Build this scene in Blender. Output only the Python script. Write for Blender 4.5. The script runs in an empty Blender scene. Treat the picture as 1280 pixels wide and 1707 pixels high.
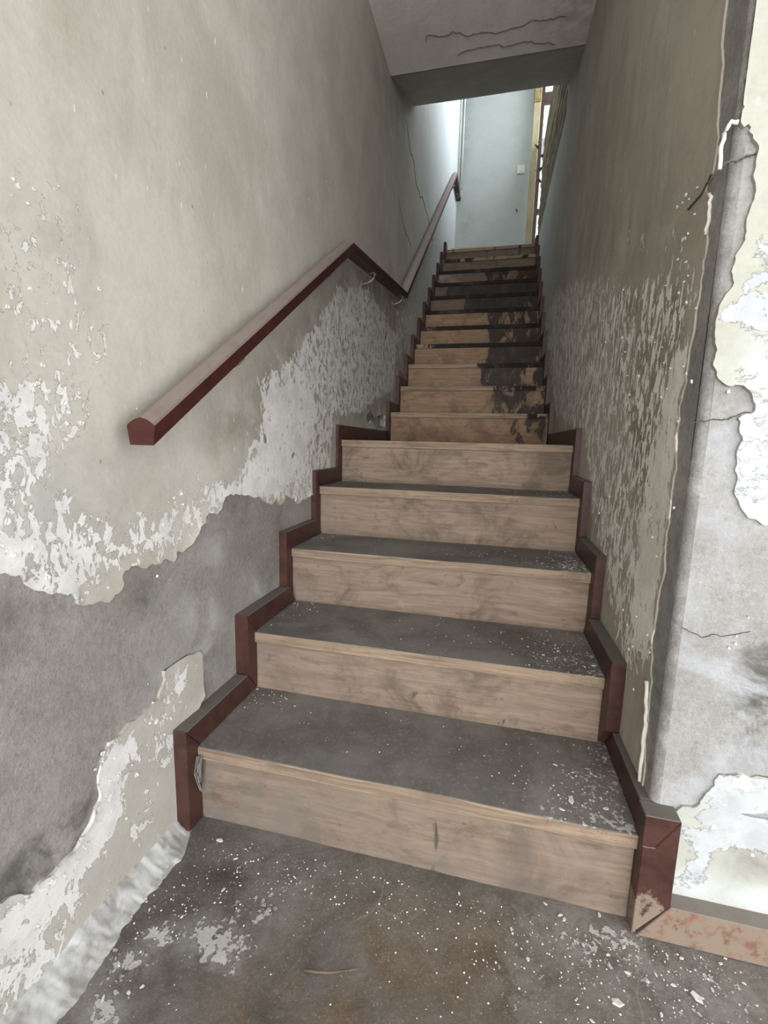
import bpy, bmesh, math, random
import numpy as np
from mathutils import Vector, Matrix
random.seed(7)
S = bpy.context.scene
COL = S.collection

# ------------------------------------------------------------------ camera
CF, YAW, PITCH, ROLL = 756.41, .2324, .1513, .0254
CP = np.array([.1876, -.8468, .8934])
def cam_axes():
    cy, sy = math.cos(YAW), math.sin(YAW)
    fw = np.array([-sy*math.cos(PITCH), cy*math.cos(PITCH), -math.sin(PITCH)])
    r = np.array([cy, sy, 0.]); u = np.cross(r, fw)
    c, s = math.cos(ROLL), math.sin(ROLL)
    return c*r+s*u, -s*r+c*u, fw
CR, CU, CW = cam_axes()
cd = bpy.data.cameras.new('camera'); cam = bpy.data.objects.new('camera', cd); COL.objects.link(cam)
cd.sensor_fit = 'HORIZONTAL'; cd.sensor_width = 36; cd.lens = CF/1280*36
cd.clip_start = .02; cd.clip_end = 200
m = Matrix.Identity(4)
for i in range(3):
    m[i][0], m[i][1], m[i][2], m[i][3] = CR[i], CU[i], -CW[i], CP[i]
cam.matrix_world = m
S.camera = cam
def on(ax, v, px, py):
    """the point of the plane ax = v seen at photograph pixel (px, py)"""
    d = CW + CR*(px-640)/CF - CU*(py-853.5)/CF
    i = 'xyz'.index(ax)
    return CP + d*(v-CP[i])/d[i]

# ------------------------------------------------------------------ world, lights, exposure
w = bpy.data.worlds.new('sky'); S.world = w; w.use_nodes = True
bg = w.node_tree.nodes['Background']
bg.inputs[0].default_value = (.90, .95, 1.0, 1); bg.inputs[1].default_value = 2.5
def area(name, loc, target, sx, sy, power, col):
    l = bpy.data.lights.new(name, 'AREA'); l.shape = 'RECTANGLE'; l.size = sx; l.size_y = sy
    l.energy = power; l.color = col
    o = bpy.data.objects.new(name, l); COL.objects.link(o); o.location = loc
    o.rotation_euler = (Vector(target)-Vector(loc)).to_track_quat('-Z', 'Y').to_euler()
    return o
area('hall_side_light', (2.7, -1.7, 1.1), (-.4, .6, 1.1), 2.0, 1.8, 32, (1, .975, .94))
area('hall_daylight', (.5, -9.0, 1.3), (0, 1.8, 1.6), 4.5, 3.0, 480, (1, .975, .94))
area('ceiling_fill_light', (.3, -4.4, .5), (0, 1.0, 2.9), 2.2, 1.0, 40, (1, .975, .94))  # added unseen fill, low and aimed up to brighten the ceiling
area('upper_skylight', (1.5, 4.7, 5.35), (-.3, 2.2, 2.0), 1.8, 1.8, 135, (.84, .94, 1))
S.view_settings.view_transform = 'Standard'; S.view_settings.look = 'None'
S.view_settings.exposure = 0.17; S.view_settings.gamma = 1; S.view_settings.use_curve_mapping = False

# ------------------------------------------------------------------ node helpers
class G:
    def __init__(s, name):
        s.m = bpy.data.materials.new(name); s.m.use_nodes = True
        s.t = s.m.node_tree; s.b = s.t.nodes['Principled BSDF']
        s.co = s.t.nodes.new('ShaderNodeTexCoord').outputs['Object']
        s.b.inputs['Specular IOR Level'].default_value = .3
    def put(s, sock, v):
        if isinstance(v, bpy.types.NodeSocket): s.t.links.new(v, sock)
        elif isinstance(v, tuple) and len(v) == 3 and sock.type == 'RGBA': sock.default_value = (*v, 1)
        else: sock.default_value = v
    def math(s, op, a, b=0., c=0., clamp=False):
        n = s.t.nodes.new('ShaderNodeMath'); n.operation = op; n.use_clamp = clamp
        for k, v in enumerate((a, b, c)): s.put(n.inputs[k], v)
        return n.outputs[0]
    def mul(s, a, b): return s.math('MULTIPLY', a, b)
    def add(s, a, b): return s.math('ADD', a, b)
    def sub(s, a, b): return s.math('SUBTRACT', a, b)
    def scale(s, v, sc, off=(0, 0, 0)):
        n = s.t.nodes.new('ShaderNodeMapping'); s.put(n.inputs[0], v)
        n.inputs['Scale'].default_value = sc; n.inputs['Location'].default_value = off
        return n.outputs[0]
    def noise(s, v, sc, det=5, rough=.55, dist=0., col=False):
        n = s.t.nodes.new('ShaderNodeTexNoise'); s.put(n.inputs['Vector'], v)
        n.inputs['Scale'].default_value = sc; n.inputs['Detail'].default_value = det
        n.inputs['Roughness'].default_value = rough; n.inputs['Distortion'].default_value = dist
        return n.outputs['Color' if col else 'Fac']
    def voro(s, v, sc, feat='F1', out='Distance'):
        n = s.t.nodes.new('ShaderNodeTexVoronoi'); n.feature = feat; s.put(n.inputs['Vector'], v)
        n.inputs['Scale'].default_value = sc
        return n.outputs[out]
    def ramp(s, v, a, b, lo=0., hi=1.):
        n = s.t.nodes.new('ShaderNodeMapRange'); n.interpolation_type = 'SMOOTHSTEP'
        s.put(n.inputs[0], v); s.put(n.inputs[1], a); s.put(n.inputs[2], b); s.put(n.inputs[3], lo); s.put(n.inputs[4], hi)
        return n.outputs[0]
    def mix(s, f, a, b):
        n = s.t.nodes.new('ShaderNodeMix'); n.data_type = 'RGBA'
        s.put(n.inputs[0], f); s.put(n.inputs[6], a); s.put(n.inputs[7], b)
        return n.outputs[2]
    def attr(s, nm):
        n = s.t.nodes.new('ShaderNodeAttribute'); n.attribute_name = nm
        return n.outputs['Fac']
    def xyz(s, v):
        n = s.t.nodes.new('ShaderNodeSeparateXYZ'); s.put(n.inputs[0], v); return n.outputs
    def warp(s, v, sc, amt):
        n = s.t.nodes.new('ShaderNodeVectorMath'); n.operation = 'MULTIPLY_ADD'
        s.put(n.inputs[0], s.noise(v, sc, 3, col=True)); n.inputs[1].default_value = (amt,)*3; s.put(n.inputs[2], v)
        return n.outputs[0]
    def up(s):   # how far the surface faces the sky (for dust that settles)
        g = s.t.nodes.new('ShaderNodeNewGeometry'); return s.xyz(g.outputs['True Normal'])[2]
    def done(s, col, rough=.9, h=None, dist=.002, strength=1.):
        s.put(s.b.inputs['Base Color'], col); s.put(s.b.inputs['Roughness'], rough)
        if h is not None:
            n = s.t.nodes.new('ShaderNodeBump'); s.put(n.inputs['Height'], h)
            n.inputs['Distance'].default_value = dist; n.inputs['Strength'].default_value = strength
            s.t.links.new(n.outputs[0], s.b.inputs['Normal'])
        return s.m

def mat_paint(name, c1, c2, cl, stretch, sc=26., streak=.25):
    """old wall paint: two tones, flaking to a lighter coat where the attribute 'flake' is high"""
    g = G(name); co = g.co
    fm = g.ramp(g.noise(co, 85, 5, .7), .30, .70, .955, 1.045)
    low = g.noise(co, 1.6, 6, .6)
    mid = g.noise(g.scale(co, stretch), 7., 7, .62, .6)
    base = g.mix(g.ramp(g.add(g.mul(low, .55), g.mul(mid, .45)), .38, .62), c1, c2)
    dirt = g.ramp(g.noise(g.scale(co, stretch, (3, 1, 2)), 16, 9, .7, .3), .52, .80)
    base = g.mix(g.mul(dirt, streak), base, tuple(x*.52 for x in c1))
    base = g.mix(g.mul(g.attr('stain'), g.ramp(g.noise(co, 9, 8, .65, .4), .3, .62)), base, (.16, .135, .10))
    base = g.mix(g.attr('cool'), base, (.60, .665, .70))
    fl = g.attr('flake')
    n1 = g.noise(g.scale(g.warp(co, 9, .03), stretch), sc, 9, .66, .55)
    n2 = g.noise(g.scale(co, stretch, (5, 2, 8)), sc*3.2, 4, .6, .3)
    nn = g.add(g.mul(n1, .80), g.mul(n2, .20))
    th = g.sub(.735, g.mul(fl, .36))
    mask = g.ramp(g.sub(nn, th), -.004, .010)
    cf = g.mix(g.ramp(g.noise(co, 13, 5), .42, .62), cl, tuple(x*.86 for x in cl))
    bright = g.ramp(g.sub(g.noise(g.scale(co, stretch, (9, 9, 9)), sc*1.5, 5, .6, .8), g.sub(.765, g.mul(fl, .17))), 0., .02)
    col = g.mix(mask, base, cf)
    col = g.mix(g.mul(bright, .8), col, (.80, .80, .77))
    rim = g.mul(g.ramp(g.sub(nn, th), -.022, -.004), g.ramp(g.sub(nn, th), .008, -.004))
    col = g.mix(g.mul(rim, .30), col, (.17, .15, .125))
    speck = g.mul(g.ramp(g.voro(g.scale(co, (1, 1, .7), (2, 5, 3)), 26.), .085, .05), g.ramp(g.noise(co, 6, 4), .50, .60))
    col = g.mix(g.mul(speck, .55), col, (.15, .13, .10))
    scr = g.mul(g.ramp(g.voro(g.scale(g.warp(co, 30, .02), (1, 2.2, .55), (7, 5, 3)), 22.), .10, .06), g.ramp(g.noise(co, 5, 4, .6), .48, .56))
    col = g.mix(g.mul(scr, .8), col, tuple(min(.8, x*1.12) for x in cl))
    vm = g.t.nodes.new('ShaderNodeVectorMath'); vm.operation = 'SCALE'; g.put(vm.inputs[0], col); g.put(vm.inputs['Scale'], fm); col = vm.outputs[0]
    hgt = g.add(g.mul(mask, -.55), g.add(g.mul(bright, .9), g.mul(g.noise(co, 60, 5, .6), .35)))
    return g.done(col, .82, hgt, .0022, .8)

def mat_cement(name, ca, cb, cw):
    g = G(name); co = g.co
    a = g.noise(co, 3.2, 8, .62, .3); b = g.noise(co, 70, 6, .75); c = g.noise(g.scale(co, (1, 1, 1), (4, 4, 1)), 7.5, 6, .55, .5)
    col = g.mix(g.ramp(a, .34, .66), ca, cb)
    sa = g.noise(co, 190, 4, .8)
    col = g.mix(g.mul(g.ramp(sa, .52, .72), .45), col, tuple(x*1.45 for x in cb))
    col = g.mix(g.mul(g.ramp(sa, .47, .30), .5), col, tuple(x*.45 for x in ca))
    col = g.mix(g.mul(g.ramp(b, .48, .75), .35), col, tuple(x*1.5 for x in cb))
    col = g.mix(g.mul(g.ramp(b, .50, .28), .4), col, tuple(x*.5 for x in ca))
    col = g.mix(g.mul(g.attr('cool'), g.ramp(c, .42, .66)), col, cw)
    col = g.mix(g.mul(g.attr('stain'), g.ramp(g.noise(co, 11, 9, .75, .5), .38, .62)), col, (.105, .10, .085))
    h = g.add(g.mul(b, .6), g.mul(sa, .4))
    return g.done(col, .95, h, .0045, 1.)

def mat_wood(name, c1, c2, dustc, dust=.3, axis=0, rough=.7, grain=1.):
    """bare board: grain along the given axis, dark water stain where 'stain' is high"""
    g = G(name); co = g.co
    s = [22., 22., 22.]; s[axis] = 1.6
    gr = g.noise(g.scale(g.warp(co, 3.5, .03), tuple(s)), 2.2, 8, .62, 1.4)
    fine = g.noise(g.scale(co, tuple(x*3 if i != axis else x*2.5 for i, x in enumerate(s))), 3., 5, .6)
    col = g.mix(g.ramp(gr, .25, .78), c1, c2)
    col = g.mix(g.mul(g.ramp(fine, .48, .75), .28*grain), col, tuple(x*.45 for x in c1))
    blot = g.noise(co, 5.5, 8, .66, .7)
    col = g.mix(g.mul(g.ramp(blot, .47, .68), .70), col, tuple(x*.46 for x in c1))
    bl2 = g.noise(g.scale(co, (.8, 1, 1.6), (4, 4, 4)), 14, 8, .7, 1.2)
    col = g.mix(g.mul(g.ramp(bl2, .54, .66), .45), col, tuple(x*.40 for x in c1))
    col = g.mix(g.mul(g.ramp(bl2, .42, .30), .4), col, tuple(min(1, x*1.18) for x in c2))
    knot = g.voro(g.scale(co, (1, 1, 1.6)), 14.)
    col = g.mix(g.mul(g.ramp(knot, .10, .03), .55), col, (.07, .045, .03))
    st = g.attr('stain')
    nz = g.noise(g.scale(co, (9, 9, 4)), 1.5, 7, .6, .8)
    nz = g.add(g.mul(g.sub(nz, .5), 2.3), .5)
    k = g.ramp(g.sub(nz, g.sub(1.02, g.mul(st, .92))), -.05, .14)
    col = g.mix(g.mul(k, .93), col, g.mix(g.ramp(g.noise(co, 16, 6, .7), .45, .7), (.014, .012, .011), (.05, .032, .022)))
    d = g.mul(g.attr('dust'), g.ramp(g.noise(co, 12, 6, .6), .25, .7))
    col = g.mix(d, col, dustc)
    return g.done(col, rough, g.add(g.mul(gr, .4), g.mul(fine, .4)), .0008, .5)

def mat_red(name, c, dust=(.17, .155, .145), worn=.25, rough=.42, dk=.8):
    """red-brown varnished timber; dust lies on its upper faces, varnish worn off where 'worn' is high"""
    g = G(name); co = g.co
    n = g.noise(g.scale(co, (9, 9, 9)), 2.4, 7, .65, .4)
    col = g.mix(g.ramp(n, .35, .68), c, tuple(x*.62 for x in c))
    sc = g.noise(g.scale(co, (14, 14, 14)), 6., 8, .75)
    col = g.mix(g.mul(g.ramp(sc, .60, .72), worn), col, (.30, .23, .18))
    col = g.mix(g.ramp(g.sub(g.noise(co, 30, 7, .7), g.sub(.95, g.attr('worn'))), 0, .12), col, (.22, .17, .13))
    u = g.ramp(g.up(), .35, .8)
    dn = g.ramp(g.noise(co, 22, 6, .6), .1, .6, .72, 1.)
    k = g.mul(u, g.mul(dn, dk))
    col = g.mix(k, col, dust)
    rg = g.add(rough, g.mul(k, .45))
    return g.done(col, rg, n, .0008, .4)

def mat_tread(name, d1, d2, wood):
    """dust-covered boards with white plaster crumbs trodden in (attribute 'chalk')"""
    g = G(name); co = g.co
    n = g.noise(co, 5, 8, .62, .4)
    col = g.mix(g.ramp(n, .36, .64), d1, d2)
    col = g.mix(g.mul(g.ramp(g.noise(g.scale(co, (1, 1, 1), (7, 3, 1)), 4., 6, .6), .5, .7), .6), col, wood)
    col = g.mix(g.mul(g.ramp(g.noise(co, 110, 4, .7), .52, .72), .30), col, tuple(x*1.9 for x in d2))
    st = g.attr('stain')
    col = g.mix(g.mul(st, .92), col, (.02, .018, .016))
    ch = g.attr('chalk')
    v = g.noise(co, 95, 4, .6, .2); v2 = g.noise(co, 20, 6, .75, .4)
    k = g.ramp(g.sub(g.add(g.mul(v, .6), g.mul(v2, .4)), g.sub(.71, g.mul(ch, .20))), 0, .02)
    col = g.mix(g.mul(k, .9), col, (.55, .53, .50))
    film = g.mul(ch, g.ramp(g.noise(co, 14, 7, .7), .45, .7))
    col = g.mix(g.mul(film, .35), col, (.36, .33, .31))
    # the worn front edge shows bare wood
    gg = g.t.nodes.new('ShaderNodeNewGeometry')
    fr = g.ramp(g.mul(g.xyz(gg.outputs['True Normal'])[1], -1.), .5, .8)
    wn = g.noise(g.scale(co, (1.5, 20, 30)), 3, 7, .6, 1.)
    wd = g.mix(g.ramp(wn, .35, .68), tuple(x*1.12 for x in EDGE), tuple(x*.62 for x in EDGE))
    wd = g.mix(g.ramp(g.sub(g.noise(g.scale(co, (9, 9, 4)), 1.5, 7, .6, .8), g.sub(.80, g.mul(st, .72))), -.02, .08), wd, (.018, .014, .012))
    wd = g.mix(g.mul(g.ramp(g.noise(co, 7, 6, .7), .5, .7), .5), wd, tuple(x*.4 for x in EDGE))
    col = g.mix(fr, col, wd)
    return g.done(col, .88, g.add(g.mul(k, 1.), g.mul(g.noise(co, 60, 5, .7), .4)), .0015, .7)
EDGE = (.27, .20, .145)

def mat_flat(name, c1, c2=None, sc=12., rough=.8, bump=.3, metal=0., stretch=(1, 1, 1)):
    g = G(name); c2 = c2 or tuple(x*.7 for x in c1)
    n = g.noise(g.scale(g.co, stretch), sc, 7, .62, .4)
    g.b.inputs['Metallic'].default_value = metal
    return g.done(g.mix(g.ramp(n, .35, .66), c1, c2), rough, n, .001, bump)

M = {}
M['paint_left'] = mat_paint('paint_left', (.41, .378, .325), (.51, .482, .425), (.68, .665, .635), (1, 1.2, .8), 36)
M['paint_right'] = mat_paint('paint_right', (.34, .305, .255), (.45, .415, .36), (.78, .755, .70), (1, 1.5, .6), 34, .35)
M['paint_hall'] = mat_paint('paint_hall', (.33, .325, .27), (.39, .388, .34), (.45, .465, .48), (.75, 1, 1.3), 12)
M['cement_left'] = mat_cement('cement_left', (.225, .203, .185), (.31, .288, .262), (.46, .455, .45))
M['cement_right'] = mat_cement('cement_right', (.27, .262, .25), (.37, .362, .35), (.44, .46, .49))
M['ceiling'] = mat_paint('ceiling_paint', (.66, .635, .585), (.76, .735, .685), (.53, .51, .47), (1, 1, 1), 12, .3)
M['cove'] = mat_flat('cove_plaster', (.52, .525, .525), (.30, .285, .27), 26, .95, .45)
M['riser'] = mat_wood('riser_board', (.175, .127, .094), (.295, .22, .163), (.17, .15, .132))
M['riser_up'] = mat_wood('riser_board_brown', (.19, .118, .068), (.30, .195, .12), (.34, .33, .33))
M['riser_shaded'] = mat_wood('riser_board_shaded', (.105, .070, .050), (.18, .125, .09), (.30, .30, .30))  # darker copy of the riser wood: weaker light near the top painted in
M['tread'] = mat_tread('tread_dusty', (.130, .120, .110), (.20, .188, .175), (.115, .085, .078))
M['red'] = mat_red('skirting_red', (.066, .028, .023), (.16, .148, .136), .30)
M['rail'] = mat_red('rail_red', (.062, .017, .014), (.20, .165, .145), .06, .38, .97)
M['rail_pale'] = mat_red('rail_red_dusty', (.075, .018, .014), (.30, .255, .25), .10, .45, .97)
M['flake'] = mat_flat('plaster_chip', (.72, .70, .65), (.60, .58, .53), 30, .9, .4)
M['crack'] = mat_flat('crack_dark', (.07, .06, .05), (.10, .09, .075), 30, 1., 0)
M['metal'] = mat_flat('bracket_metal', (.40, .37, .32), (.26, .235, .20), 40, .5, .2, .5)
M['white'] = mat_flat('white_plastic', (.72, .74, .70), (.62, .64, .60), 10, .5, .1)
M['post'] = mat_flat('post_paint', (.45, .38, .25), (.36, .30, .195), 8, .7, .3, 0., (3, 3, .6))
M['brown'] = mat_flat('dark_brown_wood', (.05, .028, .018), (.03, .018, .012), 8, .6, .3)
M['bamboo'] = mat_flat('bamboo', (.27, .215, .135), (.12, .09, .055), 6, .75, .5, 0., (4, .8, 4))
M['lath'] = mat_flat('pale_lath', (.60, .46, .30), (.48, .36, .24), 14, .8, .3)
M['twig'] = mat_flat('twig', (.16, .12, .085), (.09, .07, .05), 30, .9, .4)
M['leaf'] = mat_flat('dry_leaf', (.09, .085, .05), (.06, .05, .03), 20, .8, .3)
M['web'] = mat_flat('cobweb', (.20, .19, .175), (.15, .14, .13), 60, 1., .3)
M['concrete_pale'] = mat_flat('pale_concrete', (.50, .48, .55), (.44, .42, .49), 3, .9, .2)

# ------------------------------------------------------------------ object helpers
def link(name, me, mat, parent=None):
    o = bpy.data.objects.new(name, me); COL.objects.link(o)
    if mat is not None and not me.materials: me.materials.append(mat)
    if parent is not None: o.parent = parent
    return o
def tag(o, label=None, cat=None, group=None, kind=None):
    if label: o['label'] = label
    if cat: o['category'] = cat
    if group: o['group'] = group
    if kind: o['kind'] = kind
    return o
def empty(name, loc, label, cat, group=None):
    o = bpy.data.objects.new(name, None); COL.objects.link(o); o.location = loc; o.empty_display_size = .1
    return tag(o, label, cat, group)
def pydata(name, v, f):
    me = bpy.data.meshes.new(name); me.from_pydata([tuple(map(float, p)) for p in v], [], f); me.update(); return me
def fattr(me, nm, vals):
    a = me.attributes.new(nm, 'FLOAT', 'POINT'); a.data.foreach_set('value', np.asarray(vals, dtype=np.float32))
def finish(bm, name, mat, parent=None, bev=0., loc=None, smooth=False):
    bmesh.ops.recalc_face_normals(bm, faces=bm.faces)
    if bev: bmesh.ops.bevel(bm, geom=list(bm.edges), offset=bev, segments=1, profile=.5, affect='EDGES')
    if smooth:
        for f in bm.faces: f.smooth = True
    me = bpy.data.meshes.new(name); bm.to_mesh(me); bm.free()
    return link(name, me, mat, parent)
def prism(name, prof, ax, a, b, mat, parent=None, bev=.0012):
    """a polygon prof in the plane across ax (in the order of the two other axes), pushed from a to b"""
    bm = bmesh.new(); k = 'xyz'.index(ax); oth = [i for i in range(3) if i != k]; rings = []
    for c in (a, b):
        r = []
        for p in prof:
            q = [0, 0, 0]; q[k] = c; q[oth[0]] = p[0]; q[oth[1]] = p[1]; r.append(bm.verts.new(q))
        rings.append(r)
    bm.faces.new(rings[0]); bm.faces.new(rings[1][::-1]); n = len(prof)
    for i in range(n): bm.faces.new((rings[0][i], rings[0][(i+1) % n], rings[1][(i+1) % n], rings[1][i]))
    return finish(bm, name, mat, parent, bev)
def box(name, x0, x1, y0, y1, z0, z1, mat, parent=None, bev=.0015):
    return prism(name, [(y0, z0), (y1, z0), (y1, z1), (y0, z1)], 'x', x0, x1, mat, parent, bev)
def tube(bm, pts, r, n=8, taper=1.):
    pts = [Vector(p) for p in pts]; rings = []
    for i, p in enumerate(pts):
        d = (pts[min(i+1, len(pts)-1)]-pts[max(i-1, 0)]).normalized()
        a = d.cross(Vector((0, 0, 1)) if abs(d.z) < .9 else Vector((1, 0, 0))).normalized(); b = d.cross(a)
        rr = r*(1+(taper-1)*i/max(1, len(pts)-1))
        rings.append([bm.verts.new(p+a*math.cos(t)*rr+b*math.sin(t)*rr) for t in [2*math.pi*k/n for k in range(n)]])
    for i in range(len(rings)-1):
        for k in range(n): bm.faces.new((rings[i][k], rings[i][(k+1) % n], rings[i+1][(k+1) % n], rings[i+1][k]))
    bm.faces.new(rings[0][::-1]); bm.faces.new(rings[-1])
def tube_obj(name, pts, r, mat, parent=None, n=8, taper=1.):
    bm = bmesh.new(); tube(bm, pts, r, n, taper)
    o = finish(bm, name, mat, parent)
    for p in o.data.polygons: p.use_smooth = len(p.vertices) == 4
    return o

# value noise in numpy, for outlines and relief
def vnoise(x, y, seed=0):
    x = np.asarray(x, float); y = np.asarray(y, float)
    xi, yi = np.floor(x).astype(np.int64), np.floor(y).astype(np.int64); fx, fy = x-xi, y-yi
    fx, fy = fx*fx*(3-2*fx), fy*fy*(3-2*fy)
    def h(a, b):
        k = (a*374761393+b*668265263+seed*1274126177) & 0xffffffff
        k = ((k ^ (k >> 13))*1274126177) & 0xffffffff
        return ((k ^ (k >> 16)) & 0xffff)/65535.
    return (h(xi, yi)*(1-fx)+h(xi+1, yi)*fx)*(1-fy)+(h(xi, yi+1)*(1-fx)+h(xi+1, yi+1)*fx)*fy
def fbm(x, y, seed=0, o=4):
    s = 0; a = 1; t = 0
    for i in range(o): s = s+a*vnoise(x*2**i, y*2**i, seed+i); t += a; a *= .5
    return s/t
def rough_line(pts, amp=.16, depth=3, seed=1):
    """an outline made ragged by moving the middle of each piece sideways, again and again"""
    rnd = random.Random(seed); pts = [tuple(p) for p in pts]
    for k in range(depth):
        out = []
        for i in range(len(pts)):
            a, b = pts[i], pts[(i+1) % len(pts)]
            d = math.hypot(b[0]-a[0], b[1]-a[1]); out.append(a)
            if d < .004 or d > .35: continue
            s = rnd.gauss(0, amp)*d
            out.append(((a[0]+b[0])/2-(b[1]-a[1])/d*s, (a[1]+b[1])/2+(b[0]-a[0])/d*s))
        pts = out
    return pts
def sdf(P, U, V, reach=.12):
    """signed distance (inside +) to the closed outline P on the points U, V"""
    P = np.array(P); shp = U.shape; u = U.ravel(); v = V.ravel()
    d2 = np.full(u.shape, reach**2); ins = np.zeros(u.shape, bool)
    for i in range(len(P)):
        (ax, ay), (bx, by) = P[i], P[(i+1) % len(P)]
        if ay != by:
            lo, hi = min(ay, by), max(ay, by)
            k = (v >= lo) & (v < hi)
            idx = np.nonzero(k)[0]
            if len(idx):
                xc = ax+(v[idx]-ay)*(bx-ax)/(by-ay); ins[idx[u[idx] < xc]] ^= True
        k = np.nonzero((u > min(ax, bx)-reach) & (u < max(ax, bx)+reach) & (v > min(ay, by)-reach) & (v < max(ay, by)+reach))[0]
        if len(k):
            dx, dy = bx-ax, by-ay; L = dx*dx+dy*dy+1e-12
            t = np.clip(((u[k]-ax)*dx+(v[k]-ay)*dy)/L, 0, 1)
            q = (u[k]-ax-t*dx)**2+(v[k]-ay-t*dy)**2
            d2[k] = np.minimum(d2[k], q)
    d = np.sqrt(d2); return np.where(ins, d, -d).reshape(shp)
def ticks(*segs):
    """segs: (start, step) ..., (end,)"""
    out = []
    for i in range(len(segs)-1):
        a, st = segs[i]; b = segs[i+1][0]; n = max(1, round((b-a)/st))
        out += list(np.linspace(a, b, n, endpoint=False))
    return np.array(out+[segs[-1][0]])
def sheet(name, U, V, place, F=None, mat=None, parent=None, attrs=None, lift=.003, curl=.004, back=.002):
    """a layer over the grid U x V kept where F > 0, cut exactly along F = 0; place(u, v, h) gives the world point at
    height h above the wall; the cut edge gets a side of its own, so the layer has thickness."""
    nu, nv = len(U), len(V); uu, vv = np.meshgrid(U, V, indexing='ij')
    f = F(uu, vv) if F is not None else np.ones_like(uu)
    verts = []; dist = []; faces = []; vid = -np.ones((nu, nv), int); side = []
    ins = f > 0
    for i, j in zip(*np.nonzero(ins)):
        vid[i, j] = len(verts); verts.append((uu[i, j], vv[i, j])); dist.append(f[i, j])
    cut = {}
    def edge(a, b):
        k = (a, b) if a < b else (b, a)
        if k not in cut:
            fa, fb = f[k[0]], f[k[1]]; t = fa/(fa-fb)
            cut[k] = len(verts)
            verts.append((uu[k[0]]*(1-t)+uu[k[1]]*t, vv[k[0]]*(1-t)+vv[k[1]]*t)); dist.append(0.)
        return cut[k]
    cnt = ins[:-1, :-1].astype(int)+ins[1:, :-1]+ins[1:, 1:]+ins[:-1, 1:]
    for i, j in zip(*np.nonzero(cnt > 0)):
        c = [(i, j), (i+1, j), (i+1, j+1), (i, j+1)]
        if cnt[i, j] == 4: faces.append([vid[k] for k in c]); continue
        poly = []; cr = []
        for k in range(4):
            a, b = c[k], c[(k+1) % 4]
            if ins[a]: poly.append(vid[a])
            if ins[a] != ins[b]:
                e = edge(a, b); poly.append(e); cr.append(e)
        if len(poly) >= 3: faces.append(poly)
        for k in range(len(poly)):
            a, b = poly[k], poly[(k+1) % len(poly)]
            if dist[a] == 0. and dist[b] == 0.: side.append((a, b))
    uv = np.array(verts); dist = np.array(dist); n0 = len(uv)
    if F is not None:
        h = lift+curl*np.exp(-dist/.010)*np.clip(fbm(uv[:, 0]*22, uv[:, 1]*22, 5)*2.6-.9, 0, 1)
    else: h = np.full(n0, lift)
    h = h+.0035*(fbm(uv[:, 0]*3, uv[:, 1]*3, 9)-.5)
    pts = [place(u, v, x) for (u, v), x in zip(uv, h)]
    if side:
        low = {}
        for a, b in side:
            for k in (a, b):
                if k not in low: low[k] = len(pts); pts.append(place(uv[k][0], uv[k][1], -back))
            faces.append([b, a, low[a], low[b]])
        src = list(range(n0))+[k for k, _ in sorted(low.items(), key=lambda q: q[1])]
    else: src = list(range(n0))
    me = pydata(name, pts, faces)
    for nm, fn in (attrs or {}).items(): fattr(me, nm, fn(uv[src, 0], uv[src, 1]))
    me.polygons.foreach_set('use_smooth', [len(p) == 4 and i < 10**9 for i, p in enumerate(faces)])
    o = link(name, me, mat, parent)
    try: me.set_sharp_from_angle(angle=math.radians(40))
    except Exception: pass
    return o
def blobs(lst, base=0.):
    """soft patches: (u, v, radius_u, radius_v, amount)"""
    def fn(u, v):
        r = np.full(np.shape(u), float(base))
        for (a, b, ra, rb, s) in lst:
            k = np.exp(-(((u-a)/ra)**2+((v-b)/rb)**2)); r = r+s*k if s < 0 else np.maximum(r, 0)+s*k
        return np.clip(r, 0, 1)
    return fn
def strokes(pl, lst):
    """blobs given by photograph pixels on a wall plane: (px, py, ru, rv, amount); pl turns pixels into u, v"""
    return [(*pl(px, py), a, b, s) for (px, py, a, b, s) in lst]

def zones(pl, lst, base=0.):
    """zones of a wall given by outlines: (amount, softness, [photograph pixels]); the strongest wins"""
    Z = [(a, s, [pl(*p) for p in q]) for a, s, q in lst]
    def fn(u, v):
        u = np.asarray(u, float); v = np.asarray(v, float); r = np.full(u.shape, float(base))
        for a, s, q in Z:
            d = sdf(q, u, v, s*2.2); t = np.clip(d/(2*s)+.5, 0, 1); t = t*t*(3-2*t)
            r = np.maximum(r, a*t) if a > 0 else np.minimum(r, r+a*t)
        return np.clip(r, 0, 1)
    return fn
# ------------------------------------------------------------------ stair measures (metres)
H = .18
DZ = [7, -2, 0, 4, 2, -1, 1, -2, -2, -3, -2, -1, -1, 0, 2, 3]
DY = [-4, -1, 3, 5, -3, -9, -5, 1, 4, 6, 6, 6, 5, 0, -8, -8]
DL = [6, 8, -2, -6, -6, -12, -5, -2, -3, -2, -1, 2, 2, 3, 6, 12]
DR = [11, -6, -2, -3, 0, 8, 4, 4, 1, 1, -1, -4, -3, -4, -4, -5]
ZS = [0]+[(n+1)*H+DZ[n]/1000 for n in range(16)]                       # ZS[n] = top of step n
YS = [0]+[(n*.2598 if n < 5 else 1.9292+(n-5)*.2293)+DY[n]/1000 for n in range(16)]   # riser face of step n
XL = [0]+[(-.4434 if n < 5 else -.4252)+DL[n]/1000 for n in range(16)]
XR = [0]+[(.4795 if n < 5 else .4661)+DR[n]/1000 for n in range(16)]
def wl(y): return -.474+.0068*max(y, 0)        # left wall plane
def wr(y): return .508-.0036*max(y, 0)         # right wall plane
YB = 5.2                                       # wall at the top landing
def pl_left(px, py):
    p = on('x', -.474, px, py)
    for _ in range(4): p = on('x', wl(p[1]), px, py)
    return float(p[1]), float(p[2])
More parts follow.
